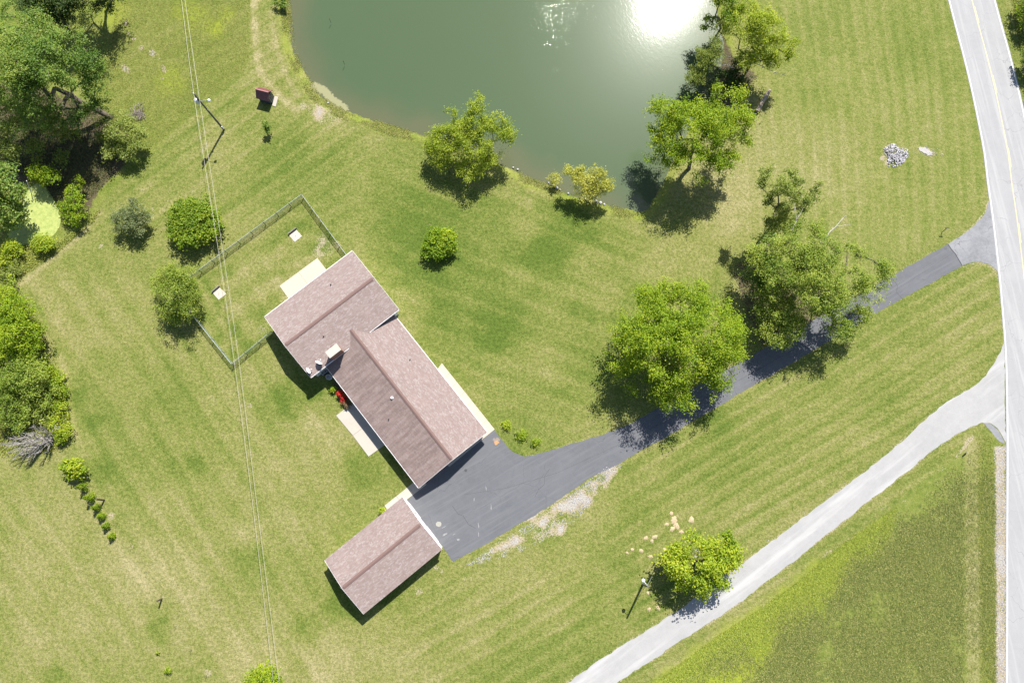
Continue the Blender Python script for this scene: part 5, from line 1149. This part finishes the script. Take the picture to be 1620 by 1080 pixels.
plant('broadleaf_tree', 'bright dense green tree at the left edge, middle of the wood', 'tree', (60, 528), [(8, 478, 26, 4.6), (32, 498, 24, 4.8), (52, 528, 18, 3.6), (20, 528, 26, 4.8), (8, 555, 22, 3.6), (44, 550, 18, 3), (-15, 510, 26, 5), (62, 545, 8, 2.2)], 'bright', 42, dens=1.15, clump=0.65, r0=0.2)
plant('broadleaf_tree', 'spreading yellow green tree just above the bare grey tree', 'tree', (62, 625), [(28, 598, 25, 3.8), (58, 590, 20, 3.4), (54, 628, 20, 2.8), (18, 635, 22, 2.8), (82, 618, 12, 1.8), (70, 650, 14, 1.6), (25, 664, 16, 2), (0, 610, 20, 3), (40, 655, 14, 2)], 'birch', 43, dens=1.0, clump=0.6, r0=0.16, stems=2)
plant('bush', 'lime bush right behind the bare grey tree at the wood edge', 'bush', (88, 650), [(82, 642, 12, 1.2), (94, 655, 12, 1.0), (100, 640, 8, 0.9), (90, 668, 12, 1.0)], 'lime', 44, dens=0.35, ln=0.10, wd=0.09, clump=0.5, r0=0.05)
plant('bush', 'low bright bush along the wood edge between the trees and the lawn', 'bush', (92, 600), [(80, 585, 10, 0.8), (90, 600, 11, 0.8), (97, 618, 10, 0.7), (102, 682, 11, 1.0), (96, 690, 10, 1.0)], 'lime', 45, dens=0.9, clump=0.45, r0=0.03)
bt = empty('bare_tree', G(84, 694)); tag(bt, 'leafless grey tree sprawling left at the end of the wood edge', 'tree')
m_dead = mat_plain('grey dead wood', (0.30, 0.275, 0.255), 0.9)
for k, (x, y, z) in enumerate([(10, 716, 2.6), (20, 727, 1.9), (4, 704, 3.2), (34, 712, 2.8), (16, 692, 3.8), (36, 684, 4.2), (52, 674, 4.4), (44, 724, 1.6), (64, 676, 4.0), (26, 700, 4.0), (72, 716, 1.2), (28, 718, 3.0), (46, 700, 4.4), (58, 690, 4.8), (12, 706, 2.2), (40, 730, 1.0), (90, 676, 3.6), (60, 716, 2.4)]):
    dead_branch(bt, (84, 694), 0.2, (x, y), z, 0.085, 50+k, 34, 0.38, 'branch', m_dead, 0.35)
plant('bush', 'lime green bush at the head of the row of little conifers', 'bush', (122, 752), [(106, 736, 9, 1.6), (119, 738, 11, 1.9), (130, 742, 8, 1.5), (116, 748, 9, 1.0), (126, 750, 7, 1.0)], 'lime', 46, dens=1.1, ln=0.17, wd=0.12, clump=0.45, r0=0.06)
for (px, py, h, r), lab, s in [((137, 769, 2.3, 0.62), 'largest little conifer, next to the lime green bush', 61), ((147, 786, 2.2, 0.6), 'second little conifer of the row, level with the brown post', 62), ((156, 801.5, 1.8, 0.48), 'third little conifer, just below the brown post', 63),
                          ((163.5, 815.5, 1.6, 0.45), 'fourth little conifer of the row', 64), ((171, 831, 1.5, 0.42), 'fifth little conifer of the row, second from its end', 65), ((179.5, 847.5, 1.3, 0.38), 'smallest little conifer at the bottom end of the row', 66)]:
    rs = np.random.RandomState(s); b = np.array(G(px, py)); root = empty('little_conifer', b); tag(root, lab, 'conifer', 'row of little conifers on the left lawn')
    n = 46; t = rs.rand(n)**1.3; an = rs.rand(n)*2*PI; rr = r*(1-t)**0.8*rs.uniform(0.5, 1.0, n)
    cl = np.stack([rr*np.cos(an), rr*np.sin(an), 0.12+t*(h-0.15)], 1)
    link('foliage', crown_mesh('foliage', cl, np.full(n, 0.2)*(1.1-0.6*t), np.full(n, 22), 0.085, 0.045, rs, 0.9, 0.3), LEAF['green' if s % 2 else 'bright'], root)
    MB().tube([(0, 0, -0.05), (0, 0, h*0.7)], [0.04, 0.02], 6).build('trunk', m_bark, root)
bp = empty('brush_pile', G(219, 181)); tag(bp, 'small heap of grey dead branches on the lawn by the wood', 'brush pile')
m = MB(); rs = random.Random(4)
for k in range(60):
    a = Vector((rs.gauss(0, 0.55), rs.gauss(0, 0.5), rs.uniform(0.05, 0.5))); d = Vector((rs.gauss(0, 1), rs.gauss(0, 1), rs.gauss(0, 0.25))).normalized()*rs.uniform(0.3, 0.9)
    m.tube([a-d, a+Vector((0, 0, 0.05)), a+d], [0.035, 0.03, 0.012], 5)
o = m.build('branches', mat_plain('grey twigs', (0.22, 0.19, 0.17), 0.9), bp); o['kind'] = 'stuff'
# ---- right roadside
plant('bush', 'green roadside bush in the top right corner', 'bush', (1618, 30), [(1622, 6, 14, 1.8), (1616, 24, 9, 1.4), (1622, 40, 10, 1.4), (1640, 20, 20, 2.6)], 'green', 71, dens=1.0, clump=0.5, r0=0.06)
plant('bush', 'roadside bush whose shadow touches the pavement edge at right', 'bush', (1622, 100), [(1626, 88, 9, 2.0), (1632, 100, 10, 2.2), (1620, 98, 5, 1.2), (1645, 90, 16, 2.6)], 'deep', 72, dens=1.0, clump=0.5, r0=0.06)

# ------------------------------------------------------------------ grass that stands up: tufts, one object per stretch
def tufts(name, label, poly, n, hgt, stops, seed, blades=3, weight=None, cat='grass', wdt=0.035):
    rs = np.random.RandomState(seed); P = np.array(poly, float); lo, hi = P.min(0), P.max(0); out = []; got = 0
    while got < n:
        q = lo+(hi-lo)*rs.rand(n*2, 2); k = inside(q[:, 0], q[:, 1], poly)
        if weight is not None: k &= weight(q[:, 0], q[:, 1]) > rs.rand(len(q))
        q = q[k]; out.append(q); got += len(q)
        if len(out) > 60: break
    q = np.concatenate(out)[:n]; w = Gn(q); n = len(w); w = np.repeat(w, blades, 0)+rs.normal(size=(n*blades, 2))*0.10
    z = ground_z(w[:, 0], w[:, 1]); m = len(w); an = rs.rand(m)*2*PI; ln = rs.uniform(0.5, 1.25, m)*hgt; h = rs.uniform(0.25, 0.75, m)*hgt
    d = np.stack([np.cos(an), np.sin(an), np.zeros(m)], 1); s = np.stack([-np.sin(an), np.cos(an), np.zeros(m)], 1)*wdt
    b = np.stack([w[:, 0], w[:, 1], z-0.02], 1); mid = b+d*(ln*0.4)[:, None]+np.array([0, 0, 1])*(h*0.75)[:, None]; tip = b+d*ln[:, None]+np.array([0, 0, 1])*h[:, None]
    me = quads_mesh(name, np.stack([b-s, mid-s*0.8, tip, mid+s*0.8], 1))
    o = link(name, me, mat_island(name+' blades', stops, 0.7)); tag(o, label, cat, kind='stuff'); return o
HAY = [(0, (0.045, 0.070, 0.009)), (0.4, (0.105, 0.135, 0.023)), (0.75, (0.185, 0.195, 0.050)), (1, (0.30, 0.275, 0.105))]
FRESH = [(0, (0.12, 0.17, 0.012)), (0.5, (0.20, 0.25, 0.026)), (1, (0.28, 0.30, 0.05))]
lane_d = lambda u, v: seg_dist(u, v, LANE_D)
tufts('field_grass', 'tall uncut olive grass filling the field between the lane and the road', [(1550, 705), (1574, 700), (1576, 1110), (1000, 1110), (1100, 1040), (1250, 930), (1340, 860), (1430, 790)], 42000, 0.24, HAY, 101, weight=lambda u, v: sstep(0.12, 0.5, fbm(u, v, 60, 15, 4))*np.where((u > 1524) & (u < 1553), 0.35, 1.0)*sstep(30, 95, lane_d(u, v)+70*(fbm(u, v, 50, 17, 3)-0.5)))
tufts('verge_grass', 'bright yellow green tall grass along the lower side of the lane', [(1000, 1110), (1060, 1062), (1130, 1010), (1250, 930), (1340, 855), (1420, 800), (1400, 880), (1330, 960), (1270, 1030), (1210, 1110)], 13000, 0.24, FRESH, 102, weight=lambda u, v: sstep(14, 26, lane_d(u, v))*(1-sstep(35, 110, lane_d(u, v)+70*(fbm(u, v, 50, 17, 3)-0.5)+0.10*(u-1100)*0.6)))
tufts('meadow_grass', 'rough uncut meadow grass under the cables at top left', [(170, 190), (240, 235), (310, 175), (395, 103), (396, -20), (190, -20), (175, 60), (165, 120)], 17000, 0.15, [(0, (0.08, 0.115, 0.014)), (0.5, (0.175, 0.20, 0.034)), (1, (0.27, 0.25, 0.075))], 103)
sh_o = [(p[0], p[1]) for p in POND]
tufts('bank_grass', 'long grass fringe along the pond bank', [(430, -20), (448, 100), (500, 180), (600, 215), (720, 250), (860, 300), (985, 345), (1010, 340), (960, 318), (860, 280), (740, 232), (600, 185), (530, 155), (490, 110), (470, 50), (466, -20)], 6000, 0.22, [(0, (0.07, 0.10, 0.012)), (0.5, (0.16, 0.18, 0.028)), (1, (0.30, 0.27, 0.10))], 104, weight=lambda u, v: (np.abs(sdist(u, v, sh_o)+5) < 8)*sstep(0.3, 0.65, fbm(u, v, 30, 8, 3)))
WEED = [(0, (0.06, 0.09, 0.012)), (0.5, (0.15, 0.18, 0.022)), (1, (0.28, 0.27, 0.05))]
tufts('undergrowth', 'low weeds and brambles along the wood edge at left', [(-10, 390), (90, 385), (150, 350), (160, 330), (115, 380), (30, 440), (15, 470), (70, 520), (75, 560), (105, 630), (115, 690), (80, 715), (0, 720)], 9000, 0.35, WEED, 105, wdt=0.05, cat='undergrowth')
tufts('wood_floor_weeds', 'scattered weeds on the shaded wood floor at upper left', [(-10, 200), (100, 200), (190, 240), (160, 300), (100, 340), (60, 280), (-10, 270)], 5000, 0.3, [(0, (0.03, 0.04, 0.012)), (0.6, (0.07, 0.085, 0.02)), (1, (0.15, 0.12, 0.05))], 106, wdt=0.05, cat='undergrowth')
tufts('roadside_grass', 'coarse grass on the right road shoulder and ditch', [(1545, 690), (1570, 690), (1574, 1110), (1552, 1110)], 2200, 0.18, WEED, 107)
tufts('roadside_grass', 'coarse grass in the corner beyond the road', [(1600, -10), (1630, -10), (1660, 200), (1624, 140)], 3500, 0.3, WEED, 108)
# pebbles spilling from the lane and the drive
def pebbles(name, label, poly, n, r, seed, weight=None):
    rnd = random.Random(seed); rs = np.random.RandomState(seed); P = np.array(poly, float); lo, hi = P.min(0), P.max(0); m = MB(); q = lo+(hi-lo)*rs.rand(n*14, 2)
    k = inside(q[:, 0], q[:, 1], poly)
    if weight is not None: k &= weight(q[:, 0], q[:, 1]) > rs.rand(len(q))
    for w in Gn(q[k][:n]):
        x = rnd.uniform(*r); a = rnd.random()*6
        m.add([(w[0]+x*math.cos(a+t), w[1]+x*math.sin(a+t), 0.0) for t in (0, 1.7, 3.1, 4.6)]+[(w[0], w[1], x*0.7)], [(0, 1, 4), (1, 2, 4), (2, 3, 4), (3, 0, 4)])
    o = m.build(name, m_stone); tag(o, label, 'gravel', kind='stuff')
gp = [(735, 895), (790, 858), (850, 820), (900, 784), (960, 738), (985, 735), (950, 780), (900, 835), (830, 870), (770, 890)]
pebbles('gravel_spill', 'white gravel scattered on the grass along the lower edge of the driveway', gp, 1900, (0.03, 0.075), 7, lambda u, v: sstep(0.4, 0.6, fbm(u, v, 14, 3, 3)))
pebbles('gravel_shoulder', 'white gravel strip between the field and the road', [(1573, 705), (1592, 705), (1592, 1100), (1574, 1100)], 2600, (0.03, 0.08), 8)
pebbles('gravel_edge', 'loose white gravel along both edges of the lane', LANE_U[5:]+[(p[0]-4, p[1]-6) for p in LANE_U[5:]][::-1], 900, (0.03, 0.07), 9)
